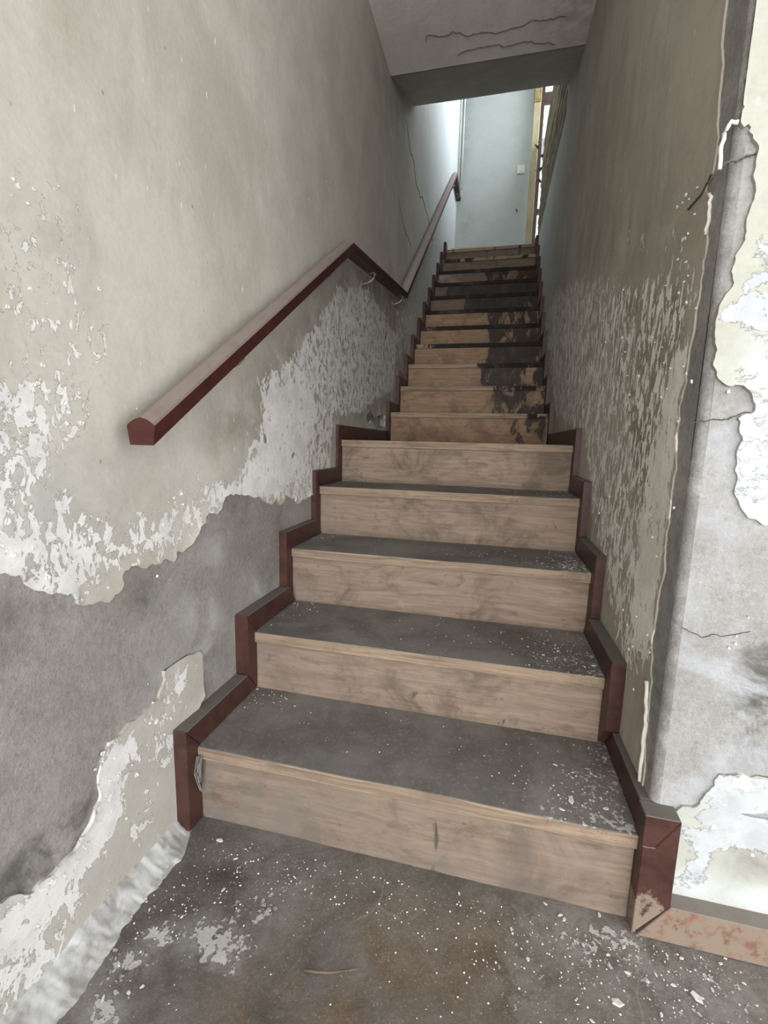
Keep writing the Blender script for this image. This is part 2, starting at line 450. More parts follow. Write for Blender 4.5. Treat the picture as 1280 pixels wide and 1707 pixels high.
def pl_right(px, py):
    p = on('x', .508, px, py)
    for _ in range(4): p = on('x', wr(p[1]), px, py)
    return float(p[1]), float(p[2])
def pl_hall(px, py):
    p = on('y', 0., px, py); return float(p[0]), float(p[2])
def pl_floor(px, py):
    p = on('z', 0., px, py); return float(p[0]), float(p[1])

# ================================================================== SETTING
ZC = 2.80
# floor
fu = ticks((-.5, .02), (.9, .1), (3.2,)); fv = ticks((-3.4, .1), (-.75, .012), (.03, .4), (6.0,))
pit = pl_floor(368, 1440)
def fl_place(x, y, h):
    dz = 0.
    d = math.hypot((x-pit[0])/.035, (y-pit[1])/.025)
    dz -= .012*math.exp(-d*d)
    return (x, y, dz+.004*(float(vnoise(x*9, y*9, 3))-.5)+.002*(float(vnoise(x*35, y*35, 4))-.5)-.001)
g = G('floor_concrete'); co = g.co
n = g.noise(co, 4, 8, .65, .5)
c = g.mix(g.ramp(n, .36, .64), (.090, .081, .073), (.17, .155, .142))
c = g.mix(g.mul(g.attr('brown'), g.ramp(g.noise(co, 6, 6, .6), .3, .6)), c, (.13, .088, .055))
c = g.mix(g.mul(g.ramp(g.noise(co, 150, 4, .7), .5, .72), .35), c, (.27, .25, .23))
c = g.mix(g.mul(g.ramp(g.noise(co, 9, 9, .75, .6), .52, .66), .5), c, (.060, .052, .045))
vv_ = g.add(g.mul(g.noise(co, 70, 5, .65), .5), g.mul(g.noise(co, 14, 7, .7, .4), .5))
k = g.ramp(g.sub(vv_, g.sub(.655, g.mul(g.attr('chalk'), .25))), 0, .03)
c = g.mix(g.mul(g.attr('chalk'), g.ramp(g.noise(co, 18, 7, .7), .36, .60, 0, .75)), c, (.36, .35, .33))
c = g.mix(g.mul(k, .9), c, (.50, .49, .46))
c = g.mix(g.mul(g.ramp(g.noise(g.scale(co, (1, 1, 1), (5, 5, 0)), 240, 3, .8), .60, .70), .5), c, (.38, .36, .33))
cr_ = g.voro(g.warp(co, 5, .08), 3.2, 'DISTANCE_TO_EDGE')
c = g.mix(g.mul(g.ramp(cr_, .008, .002), g.mul(.5, g.ramp(g.noise(co, 3, 5), .5, .7))), c, (.27, .24, .19))
M['floor'] = g.done(c, .88, g.add(g.mul(n, .6), g.add(g.mul(g.noise(co, 45, 6, .7), .6), k)), .004, .8)
F_ch = [(*pl_floor(px, py), a, b, s) for px, py, a, b, s in [
    (220, 1605, .035, .02, 1.0), (268, 1562, .03, .02, .8), (340, 1560, .045, .035, .85), (175, 1690, .035, .025, 1.), (375, 1590, .05, .035, .6),
    (440, 1525, .05, .03, .35), (1000, 1570, .16, .08, .27), (1150, 1650, .2, .1, .27), (480, 1480, .1, .05, .22), (860, 1650, .05, .05, .38), (110, 1640, .06, .04, .3)]]
F_br = [(*pl_floor(px, py), a, b, s) for px, py, a, b, s in [
    (700, 1600, .16, .09, .9), (500, 1690, .12, .05, .9), (620, 1690, .1, .06, .7), (420, 1680, .05, .04, .7), (860, 1560, .12, .06, .4)]]
o = sheet('floor', fu, fv, fl_place, mat=M['floor'], attrs={'chalk': blobs(F_ch, .10), 'brown': blobs(F_br, .12)}, lift=0)
tag(o, 'dirty dark grey concrete floor strewn with white plaster crumbs', kind='structure')

# left wall: bare cement render, with old paint left on it above and below
L_ = lambda lst: strokes(pl_left, lst)
def lw_place(u, v, h): return (wl(u)+h, u, v)
base_u = ticks((-3.4, .2), (-.8, .03), (1.4, .006), (1.95, .1), (YB+.1,)); base_v = ticks((0, .03), (.90, .006), (1.12, .1), (5.7,))
cool_l = blobs(L_([(345, 1060, .05, .09, .9), (370, 900, .05, .05, .5), (230, 985, .05, .03, .6), (420, 990, .08, .05, .5), (320, 1010, .05, .05, .4), (250, 1150, .06, .05, .35)]), .12)
st_l = blobs(L_([(120, 1380, .12, .05, .8), (30, 1480, .12, .06, .75), (240, 1000, .04, .04, .6), (400, 850, .08, .04, .45), (350, 1120, .03, .06, .5), (60, 1010, .08, .03, .45), (470, 870, .06, .04, .5), (440, 960, .05, .05, .4)]), .15)
hole_px = [(641, 688), (642, 700), (641, 711), (624, 713), (614, 708), (611, 697), (614, 690), (622, 693), (632, 691)]
HB = rough_line([pl_left(*p) for p in hole_px], .14, 2, 41)
wall_left = sheet('wall_left', base_u, base_v, lw_place, lambda u, v: -sdf(HB, u, v), M['cement_left'], attrs={'cool': cool_l, 'stain': st_l}, lift=0, curl=0, back=.035)
box('hole_bottom', wl(1.6)-.045, wl(1.6)-.030, 1.35, 1.98, .90, 1.12, M['cove'], wall_left)
tag(wall_left, 'long left wall with peeling beige paint over bare grey render', kind='structure')
up_edge = [(-90, 950), (-40, 962), (0, 955), (28, 955), (38, 972), (60, 985), (105, 992), (122, 990), (128, 1010), (155, 1004), (180, 1003), (200, 985), (205, 950), (222, 942),
           (262, 940), (275, 930), (288, 937), (292, 918), (330, 880), (345, 855), (385, 825), (402, 823), (430, 828), (442, 838), (458, 832), (463, 840), (480, 828), (500, 832), (516, 825), (560, 822)]
E1 = [pl_left(*p) for p in up_edge]
E1 = [(-3.5, E1[0][1])]+E1
outer1 = rough_line(E1, .13, 4, 3)
outer1 = outer1[:-1] if outer1[-1] == outer1[0] else outer1
outer1 = [p for p in outer1]+[(YB+.3, .62), (YB+.3, 6.0), (-3.5, 6.0)]
lo_edge = [(-120, 1560), (-40, 1522), (0, 1505), (50, 1488), (90, 1450), (120, 1420), (150, 1370), (165, 1330), (162, 1300), (165, 1270), (180, 1235), (205, 1215), (235, 1190), (262, 1165),
           (270, 1140), (272, 1110), (285, 1098), (300, 1092), (335, 1090), (343, 1110), (345, 1140), (335, 1165), (318, 1195), (302, 1212)]
E2 = [pl_left(*p) for p in lo_edge]
outer2 = rough_line(E2, .10, 3, 8)[:-1]
outer2 = outer2+[(.05, .18), (.05, -.05), (E2[0][0], -.05)]
holes_l = [[(638, 690), (641, 700), (640, 712), (622, 712), (612, 708), (609, 695), (613, 688), (622, 692), (630, 692)],
           [(439, 722), (443, 728), (445, 738), (441, 742), (436, 738), (435, 730)], [(487, 752), (491, 758), (488, 763), (483, 761), (484, 756)],
           [(470, 664), (472, 668), (470, 671), (468, 667)], [(460, 696), (462, 699), (460, 701), (458, 699)],
           [(662, 612), (666, 620), (672, 624), (673, 632), (664, 628)]]
HL = [rough_line([pl_left(*p) for p in h], .12, 2, 20+i) for i, h in enumerate(holes_l)]
fine_u = ticks((-3.4, .15), (-.62, .0065), (1.0, .012), (2.0, .05), (YB+.02,))
fine_v = ticks((.35, .0065), (1.0, .012), (1.25, .05), (5.7,))
def F1(u, v):
    d = sdf(outer1, u, v)
    for h in HL: d = np.minimum(d, -sdf(h, u, v))
    return d
fl_up = zones(pl_left, [
    (.50, .07, [(-80, 270), (110, 285), (150, 420), (200, 560), (190, 640), (-80, 640)]),
    (.64, .05, [(-80, 590), (110, 600), (155, 640), (150, 720), (100, 800), (200, 860), (330, 790), (370, 850), (290, 940), (200, 965), (120, 1030), (-80, 980)]),
    (.76, .03, [(-80, 890), (50, 860), (100, 825), (150, 880), (160, 940), (125, 1030), (-80, 980)]),
    (.70, .03, [(-60, 640), (60, 620), (110, 650), (110, 700), (60, 730), (-60, 720)]),
    (.74, .03, [(300, 870), (330, 800), (395, 790), (410, 740), (430, 690), (425, 630), (480, 590), (530, 520), (560, 470), (610, 470), (640, 520), (662, 560), (655, 650), (600, 690), (555, 700), (548, 800), (520, 840), (400, 840)]),
    (.95, .035, [(330, 830), (400, 795), (430, 720), (440, 640), (490, 625), (520, 640), (530, 690), (510, 760), (470, 830), (400, 850)]),
    (.60, .08, [(655, 470), (700, 470), (690, 560), (660, 620)])], .05)
st_a = zones(pl_left, [(.55, .08, [(380, 650), (520, 500), (570, 440), (650, 470), (680, 560), (660, 700), (560, 710), (550, 820), (480, 740), (400, 760), (330, 740)]),
    (.30, .08, [(-60, 720), (200, 740), (260, 800), (230, 960), (120, 1020), (-60, 960)]), (.22, .25, [(560, -60), (800, -60), (690, 300), (660, 300)])], .05)
st_b = blobs(L_([(70, 380, .1, .04, .25), (650, 150, .4, .14, .3), (700, 200, .25, .2, .30), (712, 330, .2, .1, .25)]), 0)
st_up = lambda u, v: np.maximum(st_a(u, v), st_b(u, v))
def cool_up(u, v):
    return np.clip((u-2.2)*.8, 0, 1)*.62+blobs(L_([(20, 830, .12, .14, .1), (90, 880, .1, .1, .1), (420, 780, .1, .08, .15)]), 0)(u, v)  # first term paints the bluish skylight into the far wall; blobs are pale patches
AU = {'flake': fl_up, 'stain': st_up, 'cool': cool_up}
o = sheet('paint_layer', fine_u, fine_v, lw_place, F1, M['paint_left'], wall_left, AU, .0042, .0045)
tag(o, 'large upper sheet of beige paint with a torn lower edge')
lo_u = ticks((-.95, .0065), (.06,)); lo_v = ticks((0, .0065), (.40,))
fl_lo = blobs(L_([(290, 1150, .05, .06, .55), (200, 1260, .05, .05, .65), (150, 1400, .06, .04, .72), (50, 1520, .1, .05, .8), (180, 1330, .03, .06, .9), (270, 1250, .05, .05, .45), (230, 1380, .05, .03, .4), (60, 1600, .08, .05, .5)]), .25)
o = sheet('paint_layer', lo_u, lo_v, lw_place, lambda u, v: sdf(outer2, u, v), M['paint_left'], wall_left,
          {'flake': fl_lo, 'stain': blobs([], .12), 'cool': blobs(L_([(60, 1500, .12, .06, .2), (180, 1330, .03, .06, .3)]), .08)}, .004, .004)
tag(o, 'narrow lower strip of whitish paint running down to the floor')
# crumbled plaster fillet along the foot of the left wall
cu = np.linspace(-1.3, -.03, 420); prof = []; v = []; f = []
for i, y in enumerate(cu):
    y = float(y); wd = .040+.030*float(fbm(y*11, 1.3, 2))+.008*float(fbm(y*60, 2.3, 12))+.035*max(0, -y-.2); hh = .026+.022*float(fbm(y*16, 4, 6))
    if y > -.12: wd *= .45+(-y-.03)/.09*.55; hh *= .5+(-y-.03)/.09*.5
    for k in range(7):
        t = k/6; s = 1-math.sin(t*math.pi/2)
        rg = (.005*(float(fbm(y*40, k*1.7, 8))-.5)+.003*(float(vnoise(y*150, k*2.3, 3))-.5))*(1 if 0 < k < 6 else 0)
        v.append((wl(y)+.002+wd*t+rg, y, max(hh*s+rg, -.002) if k < 6 else -.003))
for i in range(len(cu)-1):
    for k in range(6): a = i*7+k; f.append((a, a+1, a+8, a+7))
me = pydata('plaster_fillet', v, f); fattr(me, 'x', [0]*len(v))
me.polygons.foreach_set('use_smooth', [True]*len(f))
o = link('plaster_fillet', me, M['cove'], wall_left); tag(o, 'white crumbling plaster along the foot of the wall')

# right wall beside the stairs, rounded arris, and the hall wall that faces us
RC = .014
def rw_place(u, v, h): return (wr(u)-h, u, v)
ru = ticks((RC, .02), (.4, .1), (2.45,))
o_u = ticks((RC, .02), (.4, .1), (2.45, .1), (YB,))
def rw_top(u): return 3.12 if u < 2.45 else 2.955
b_v = ticks((0, .1), (3.12,))
wall_right = sheet('wall_right', ru, b_v, rw_place, mat=M['cement_right'], attrs={'cool': blobs([], .1), 'stain': blobs([(.05, .3, .05, .12, .7), (.7, .62, .1, .12, .8)], .35)}, lift=0)
tag(wall_right, 'right stair wall of brown-grey paint flaking to pale grey', kind='structure')
o = sheet('wall_base', ticks((2.45, .1), (YB+.3,)), ticks((0, .1), (2.955,)), rw_place, mat=M['cement_right'], parent=wall_right, attrs={'cool': blobs([], .1), 'stain': blobs([], .3)}, lift=0)
# the arris
v = []; f = []; zz = ticks((0, .02), (1.6, .1), (ZC+.02,)); na = 6
for i, z in enumerate(zz):
    wob = .003*(float(fbm(z*12, 3.3, 1))-.5)
    for k in range(na+1):
        a = math.pi/2*k/na; rr = RC+wob*math.sin(2*a)
        v.append((wr(0)+RC-rr*math.cos(a)*1., RC-rr*math.sin(a), z))
for i in range(len(zz)-1):
    for k in range(na): a = i*(na+1)+k; f.append((a, a+1, a+na+2, a+na+1))
me = pydata('wall_arris', v, f); me.polygons.foreach_set('use_smooth', [True]*len(f))
fattr(me, 'cool', [.1]*len(v)); fattr(me, 'stain', [.55]*len(v))
o = link('wall_arris', me, M['cement_right'], wall_right); tag(o, 'bare rounded plaster corner')
box('wall_core', wr(0)+.008, .66, .018, 2.45, 0, 3.08, M['cement_right'], wall_right)
box('wall_core', wr(4)+.008, .66, 2.45, YB+.3, 0, 2.93, M['cement_right'], wall_right)
# top capping of the low part of the wall
box('wall_cap', wr(4)-.004, .60, 2.45, YB+.3, 2.94, 2.962, M['cement_right'], wall_right)
def hw_place(u, v, h): return (u, -h, v)
Hh = lambda lst: strokes(pl_hall, lst)
wall_hall = sheet('wall_hall', ticks((wr(0)+RC, .02), (1.0, .1), (3.2,)), ticks((0, .02), (1.6, .1), (ZC+.02,)), hw_place, mat=M['cement_right'],
                  attrs={'cool': blobs(Hh([(1225, 1200, .06, .06, .9), (1180, 1280, .05, .06, .8), (1180, 1150, .06, .08, .5), (1230, 800, .05, .2, .3), (1160, 900, .05, .1, .4)]), .30),
                         'stain': blobs(Hh([(1275, 1200, .05, .06, .95), (1280, 1130, .04, .05, .85), (1270, 1080, .04, .04, .6), (1160, 400, .02, .2, .4), (1170, 600, .02, .2, .45)]), .12)}, lift=0)
box('wall_core', .66, 3.2, .018, .12, 0, ZC, M['cement_right'], wall_hall)
tag(wall_hall, 'pale hall wall right of the stair corner, facing the room, paint peeled to render', kind='structure')
# paint on the hall wall
up_h = [(1206, 130), (1207, 205), (1216, 203), (1235, 207), (1239, 216), (1247, 208), (1255, 230), (1258, 262), (1252, 300), (1250, 340), (1240, 380), (1235, 410), (1222, 430), (1218, 480),
        (1205, 495), (1195, 520), (1188, 560), (1187, 600), (1190, 630), (1215, 645), (1250, 657), (1255, 685), (1225, 697), (1230, 740), (1226, 790), (1226, 830), (1245, 865), (1265, 873), (1300, 872), (1420, 880)]
EH = [pl_hall(*p) for p in up_h]
c0 = wr(0)+.002
oh = rough_line([(max(p[0], c0) if i < 2 else p[0], p[1]) for i, p in enumerate(EH)], .10, 3, 5)[:-1]
top_patch = [pl_hall(*p) for p in [(1240, -60), (1236, 20), (1232, 60), (1238, 95), (1225, 112), (1218, 118)]]
oh = oh+[(3.3, EH[-1][1]), (3.3, 3.0), (c0+.0, 3.0)]
lo_h = [(1136, 1340), (1150, 1343), (1165, 1330), (1172, 1322), (1190, 1308), (1195, 1290), (1230, 1287), (1262, 1289), (1300, 1295), (1420, 1300)]
EL = [pl_hall(*p) for p in lo_h]
ol = rough_line(EL, .12, 3, 6)[:-1]+[(3.3, EL[-1][1]), (3.3, -.02), (.50, -.02), (.52, .2)]
def FH(u, v): return sdf(oh, u, v)
patches_h = Hh([(1265, 470, .05, .09, .42), (1250, 520, .04, .06, .3), (1270, 620, .05, .06, .45), (1265, 790, .06, .08, .75)])
cool_h = blobs(Hh([(1262, 780, .05, .09, .35), (1275, 600, .04, .08, .3), (1280, 760, .08, .1, .3)]), .04)
o = sheet('paint_layer', ticks((c0, .0055), (.85, .05), (3.2,)), ticks((.55, .0055), (1.5, .02), (ZC+.02,)), hw_place, FH, M['paint_hall'], wall_hall,
          {'flake': blobs(patches_h, .12), 'stain': blobs([], .04), 'cool': cool_h}, .0045, .003)
tag(o, 'yellowish upper paint with a torn edge')
o = sheet('paint_layer', ticks((.535, .0055), (.85, .05), (3.2,)), ticks((0, .0055), (.34,)), hw_place, lambda u, v: sdf(ol, u, v), M['paint_hall'], wall_hall,
          {'flake': blobs(Hh([(1240, 1370, .06, .05, .9), (1270, 1330, .08, .04, .7), (1160, 1430, .03, .05, .5)]), .35),
           'stain': blobs(Hh([(1270, 1430, .06, .035, .9), (1230, 1460, .03, .02, .5)]), .05), 'cool': blobs(Hh([(1240, 1350, .06, .05, .5), (1150, 1470, .04, .03, .5), (1270, 1500, .05, .03, .5)]), .10)}, .004, .002)
tag(o, 'lower paint washed white and grey by damp')
# paint on the right wall: stops short of the arris below shoulder height
re_ = [(1206, 60), (1203, 150), (1200, 230), (1190, 290), (1178, 312), (1182, 322), (1187, 335), (1184, 370), (1182, 400), (1176, 430), (1170, 470), (1163, 520), (1158, 560), (1150, 600), (1147, 640), (1138, 670), (1135, 700),
       (1131, 740), (1130, 780), (1124, 810), (1120, 840), (1112, 900), (1110, 950), (1100, 990), (1092, 1050), (1088, 1090), (1087, 1130), (1084, 1160), (1082, 1200), (1077, 1240), (1074, 1290)]
ER = [pl_right(*p) for p in re_]
ER = [(max(p[0], .016), p[1]) for p in ER]
orr = rough_line(ER, .10, 3, 12)[:-1]+[(ER[-1][0], -.1), (YB+1, -.1), (YB+1, 3.3), (.016, 3.3)]
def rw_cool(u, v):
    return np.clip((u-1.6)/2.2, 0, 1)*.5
R_ = lambda lst: strokes(pl_right, lst)
fl_r = zones(pl_right, [
    (.64, .06, [(1185, 440), (1145, 640), (1125, 780), (1105, 950), (1088, 1120), (1045, 1150), (1012, 1000), (985, 850), (975, 740), (925, 700), (905, 520), (960, 450), (1050, 460), (1120, 430)]),
    (.93, .03, [(1155, 560), (1143, 650), (1128, 780), (1104, 960), (1086, 1110), (1052, 1090), (1062, 900), (1082, 760), (1100, 700), (1120, 590)]),
    (.68, .08, [(1010, 500), (1020, 640), (1012, 720), (940, 690), (903, 560), (930, 470)]),
    (.70, .05, [(1080, 860), (1060, 1050), (1020, 1000), (1000, 860), (1040, 760)]),
    (.40, .06, [(1192, 300), (1182, 440), (1000, 470), (1000, 390), (1100, 330)]), (.30, .03, [(1080, 1130), (1072, 1290), (1040, 1200), (1040, 1120)])], .05)
st_ra = zones(pl_right, [(.62, .04, [(1010, 520), (1040, 480), (1150, 470), (1140, 600), (1105, 660), (1092, 840), (1062, 850), (1050, 700), (1020, 620)]),
    (.35, .15, [(960, 330), (1180, 300), (1180, 460), (1040, 480), (960, 480)])], .12)
st_rb = blobs(R_([(1040, 1270, .03, .03, 1.0), (1000, 850, .04, .08, .95), (985, 880, .03, .06, .8), (960, 740, .15, .06, .3)]), 0)
st_r = lambda u, v: np.maximum(st_ra(u, v), st_rb(u, v))
AR = {'flake': fl_r, 'stain': st_r, 'cool': rw_cool}
def FR(u, v):
    return np.minimum(sdf(orr, u, v), np.where(u < 2.45, 3.11-v, 2.953-v)+0.)
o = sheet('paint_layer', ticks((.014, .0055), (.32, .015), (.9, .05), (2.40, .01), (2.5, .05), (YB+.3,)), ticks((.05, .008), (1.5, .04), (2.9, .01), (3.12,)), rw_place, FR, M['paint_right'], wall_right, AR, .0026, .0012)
tag(o, 'flaking brown-grey paint, torn off along the corner')
# white lip of thick plaster hanging at the arris
def ridge(name, pts, plc, r, parent, seed):
    rnd = random.Random(seed); bm = bmesh.new(); q = []
    for i in range(len(pts)-1):
        for t in (0, .33, .66):
            u = pts[i][0]*(1-t)+pts[i+1][0]*t; v = pts[i][1]*(1-t)+pts[i+1][1]*t
            q.append(plc(u+rnd.uniform(-.0015, .0015), v, .003+rnd.uniform(-.001, .002)))
    tube(bm, q, r, 6)
    o = finish(bm, name, M['flake'], parent, smooth=True); return o
tag(ridge('plaster_lip', [pl_right(*p) for p in [(1082, 1135), (1081, 1170), (1079, 1210), (1075, 1250), (1070, 1290), (1067, 1318)]], rw_place, .0045, wall_right, 1), 'raised white plaster lip low on the corner')
tag(ridge('plaster_lip', [pl_right(*p) for p in [(1188, 322), (1187, 345), (1184, 372), (1180, 400)]], rw_place, .003, wall_right, 2), 'raised white plaster lip high on the corner')
ridge('plaster_lip', [pl_hall(*p) for p in [(1198, 285), (1200, 255), (1204, 225), (1216, 206), (1234, 207)]], hw_place, .003, wall_right, 3)

# cracks: thin dark splits that run over the wall faces
def crack(name, pts, plc, parent, wd=.0011, seed=0, h=.0052):
    rl = []; rnd = random.Random(seed); P = pts
    for k in range(3):
        out = [P[0]]
        for a, b in zip(P[:-1], P[1:]):
            d = math.hypot(b[0]-a[0], b[1]-a[1]); s = rnd.gauss(0, .10)*d
            out += [((a[0]+b[0])/2-(b[1]-a[1])/max(d, 1e-6)*s, (a[1]+b[1])/2+(b[0]-a[0])/max(d, 1e-6)*s), b]
        P = out
    v = []; f = []
    for i, p in enumerate(P):
        a = P[max(i-1, 0)]; b = P[min(i+1, len(P)-1)]; d = math.hypot(b[0]-a[0], b[1]-a[1])+1e-9
        nx, ny = -(b[1]-a[1])/d, (b[0]-a[0])/d; ww = wd*rnd.uniform(.5, 1.3)*(1 if 0 < i < len(P)-1 else .2)
        for s in (-1, 1):
            v.append(plc(p[0]+nx*ww*s, p[1]+ny*ww*s, h)); v.append(plc(p[0]+nx*ww*s, p[1]+ny*ww*s, h-.002))
    for i in range(len(P)-1):
        a = i*4; b = a+4; f += [(a, b, b+2, a+2), (a, a+1, b+1, b), (a+2, b+2, b+3, a+3)]
    return link(name, pydata(name, v, f), M['crack'], parent)
crack('crack', [pl_hall(*p) for p in [(1199, 284), (1206, 276), (1225, 272), (1240, 263), (1258, 258), (1285, 248), (1330, 240)]], hw_place, wall_hall, .0012, 1)
crack('crack', [pl_right(*p) for p in [(1193, 291), (1183, 305), (1172, 325), (1160, 338), (1150, 350)]], rw_place, wall_right, .0011, 2)
crack('crack', [pl_hall(*p) for p in [(1152, 704), (1175, 703), (1200, 700), (1225, 694), (1245, 687), (1290, 684)]], hw_place, wall_hall, .0008, 3, .003)
crack('crack', [pl_hall(*p) for p in [(1135, 1045), (1170, 1063), (1195, 1058), (1250, 1052)]], hw_place, wall_hall, .0005, 4, .002)
crack('crack', [pl_left(*p) for p in [(676, 200), (686, 260), (699, 330), (712, 360), (722, 400)]], lw_place, wall_left, .003, 5, .006)
crack('crack', [pl_left(*p) for p in [(620, 0), (628, 30), (640, 75), (650, 115), (668, 140), (682, 160)]], lw_place, wall_left, .004, 6, .008)
crack('crack', [pl_left(*p) for p in [(662, 330), (672, 380), (684, 412)]], lw_place, wall_left, .0015, 7, .006)
crack('crack', [pl_left(*p) for p in [(645, 495), (642, 530), (636, 575)]], lw_place, wall_left, .001, 8, .006)

# individually curled paint flakes on the walls
def flake_mesh(s, seed):
    rnd = random.Random(seed); n = 7
    ring = [(math.cos(2*math.pi*k/n)*s*rnd.uniform(.5, 1.25), math.sin(2*math.pi*k/n)*s*rnd.uniform(.6, 1.7)) for k in range(n)]
    v = [(.0012, 0, 0)]+[(.0008+rnd.uniform(0, .0022), a, b) for a, b in ring]+[(-.0005, a*.95, b*.95) for a, b in ring]
    f = [(0, 1+k, 1+(k+1) % n) for k in range(n)]+[(1+k, 1+n+k, 1+n+(k+1) % n, 1+(k+1) % n) for k in range(n)]
    return pydata('paint_flake', v, f)
FM = [flake_mesh(.0034, i) for i in range(10)]
for m_ in FM: m_.materials.append(M['flake'])
def flakes(parent, plc, pl, spots, n, face, seed, sz=1.):
    rnd = random.Random(seed)
    for i in range(n):
        px, py, rx, ry = spots[i % len(spots)]
        a, b = rnd.gauss(0, .5), rnd.gauss(0, .5)
        u, v = pl(px+a*rx, py+b*ry); p = plc(u, v, .0040)
        o = bpy.data.objects.new('paint_flake', rnd.choice(FM)); COL.objects.link(o); o.parent = parent
        o.location = p; k = rnd.uniform(.4, 1.7)*sz; o.scale = (1, k, k)
        o.rotation_euler = (rnd.uniform(-.9, .9), 0, face)
flakes(wall_left, lw_place, pl_left, [(50, 620, 90, 90), (80, 860, 130, 70), (60, 480, 90, 90), (150, 940, 110, 40), (280, 850, 90, 40), (120, 700, 110, 80), (30, 320, 50, 40)], 46, 0., 4, .7)
flakes(wall_left, lw_place, pl_left, [(270, 1180, 45, 70), (190, 1290, 40, 60)], 22, 0., 5, .8)
flakes(wall_right, rw_place, pl_right, [(1130, 480, 50, 90), (1110, 650, 60, 100), (1060, 560, 60, 90), (1060, 860, 60, 100), (1150, 340, 30, 60), (1060, 1080, 30, 90)], 50, math.pi, 6, .6)
flakes(wall_hall, hw_place, pl_hall, [(1265, 480, 30, 60), (1255, 620, 40, 40), (1240, 1060, 50, 60)], 12, -math.pi/2, 7, .7)

# ceiling slab over the hall and the raked soffit under the upper floor
ZA = 2.80
def ce_place(u, v, h): return (u, v, ZA-h)
ceiling = sheet('ceiling', ticks((-.50, .05), (.60, .3), (3.2,)), ticks((-3.4, .3), (.8, .05), (1.78,)), ce_place, mat=M['ceiling'],
                attrs={'flake': blobs([], .05), 'stain': blobs([(.45, 1.5, .15, .3, .5)], .08), 'cool': blobs([], 0)}, lift=0)
tag(ceiling, 'grey plastered ceiling above the lower stairs', kind='structure')
prism('ceiling_slab', [(-3.4, ZA+.005), (1.78, ZA+.004), (2.44, 3.085), (2.44, 3.16), (-3.4, 3.16)], 'x', -.55, 3.2, M['ceiling'], ceiling, .004)
v = []; f = []
NX = 22
for i in range(NX+1):
    x = -.49+i*1.0/NX
    for k in range(13):
        t = k/12; v.append((x, 1.78+.66*t, ZA+.285*t-.002-.003*float(fbm(x*6, t*3, 3))))
for i in range(NX):
    for k in range(12): a = i*13+k; f.append((a, a+1, a+14, a+13))
me = pydata('sloping_soffit', v, f); me.polygons.foreach_set('use_smooth', [True]*len(f))
fattr(me, 'flake', [.05]*len(v)); fattr(me, 'stain', [.1]*len(v)); fattr(me, 'cool', [0]*len(v))
tag(link('sloping_soffit', me, M['ceiling'], ceiling), 'sloping underside edge of the slab')
crack('crack', [tuple(on('z', ZA, px, py)[:2]) for px, py in [(710, 70), (712, 58), (738, 60), (755, 52), (800, 54), (850, 47), (900, 34), (945, 27)]], ce_place, ceiling, .0007, 9, .0022)
crack('crack', [tuple(on('z', ZA, px, py)[:2]) for px, py in [(762, 92), (790, 82), (815, 76), (850, 75), (885, 68), (905, 73), (925, 74)]], ce_place, ceiling, .0006, 10, .0022)

# upper storey: landing floor, end wall, roof
box('floor_upper', -.46, wr(4)+.002, YS[16]+.03, YB+.12, 2.80, ZS[16]-.001, M['tread'], None, .002)
o = bpy.data.objects['floor_upper']; tag(o, 'dusty floor of the top landing', kind='structure')
bu = ticks((-.47, .02), (.40,)); bv = ticks((2.8, .04), (5.7,))
pl_back = lambda px, py: (float(on('y', YB, px, py)[0]), float(on('y', YB, px, py)[2]))
def bk_place(u, v, h): return (u, YB-h, v)
o = sheet('wall_back', bu, bv, bk_place, mat=M['paint_hall'],
          attrs={'flake': blobs([], .0), 'stain': blobs([(*pl_back(775, 165), .10, .28, 1.), (*pl_back(778, 375), .08, .14, .9), (*pl_back(774, 250), .07, .3, .7)], .10), 'cool': blobs([], .42)}, lift=0)
tag(o, 'bright pale wall at the head of the stairs', kind='structure')
box('wall_core', -.60, .40, YB+.006, YB+.12, 2.7, 5.7, M['paint_hall'], o, .002)
roof = box('ceiling_upper', -.62, 1.35, 2.3, YB+.9, 5.62, 5.74, M['ceiling'])
tag(roof, 'ceiling of the upper storey above the stair well', kind='structure')
# wall over the hall, so that the upper storey is closed towards the room
o = box('wall_upper', -.55, 3.2, 2.32, 2.44, 3.155, 5.62, M['paint_hall']); tag(o, 'upper storey wall above the slab', kind='structure')

# window at the end of the upper storey
win = empty('window_1', (.75, YB+.05, 2.9), 'window with dark brown frame right of the post at the stair head', 'window')
win['kind'] = 'structure'
if 'category' in win: del win['category']
wx0, wx1 = .47, 1.25
def pw(name, x0, x1, y0, y1, z0, z1, mt): 
    o = box(name, x0, x1, y0, y1, z0, z1, mt); o.parent = win; o.matrix_parent_inverse = Matrix.Translation(-win.location); return o
YW = YB+.05
zt = float(on('y', YW, 910, 163)[2]); zl = float(on('y', YW, 892, 353)[2])
pw('window_frame', wx0, wx0+.045, YW, YW+.05, 2.9, 5.6, M['brown'])
pw('window_frame', wx1-.045, wx1, YW, YW+.05, 2.9, 5.6, M['brown'])
pw('window_transom', wx0+.045, wx1-.045, YW, YW+.05, zt-.05, zt+.06, M['brown'])
pw('window_bar', wx0+.045, wx1-.045, YW, YW+.04, zl-.025, zl+.03, M['brown'])
pw('window_sill', wx0, wx1, YW, YW+.08, 2.86, 2.9, M['brown'])

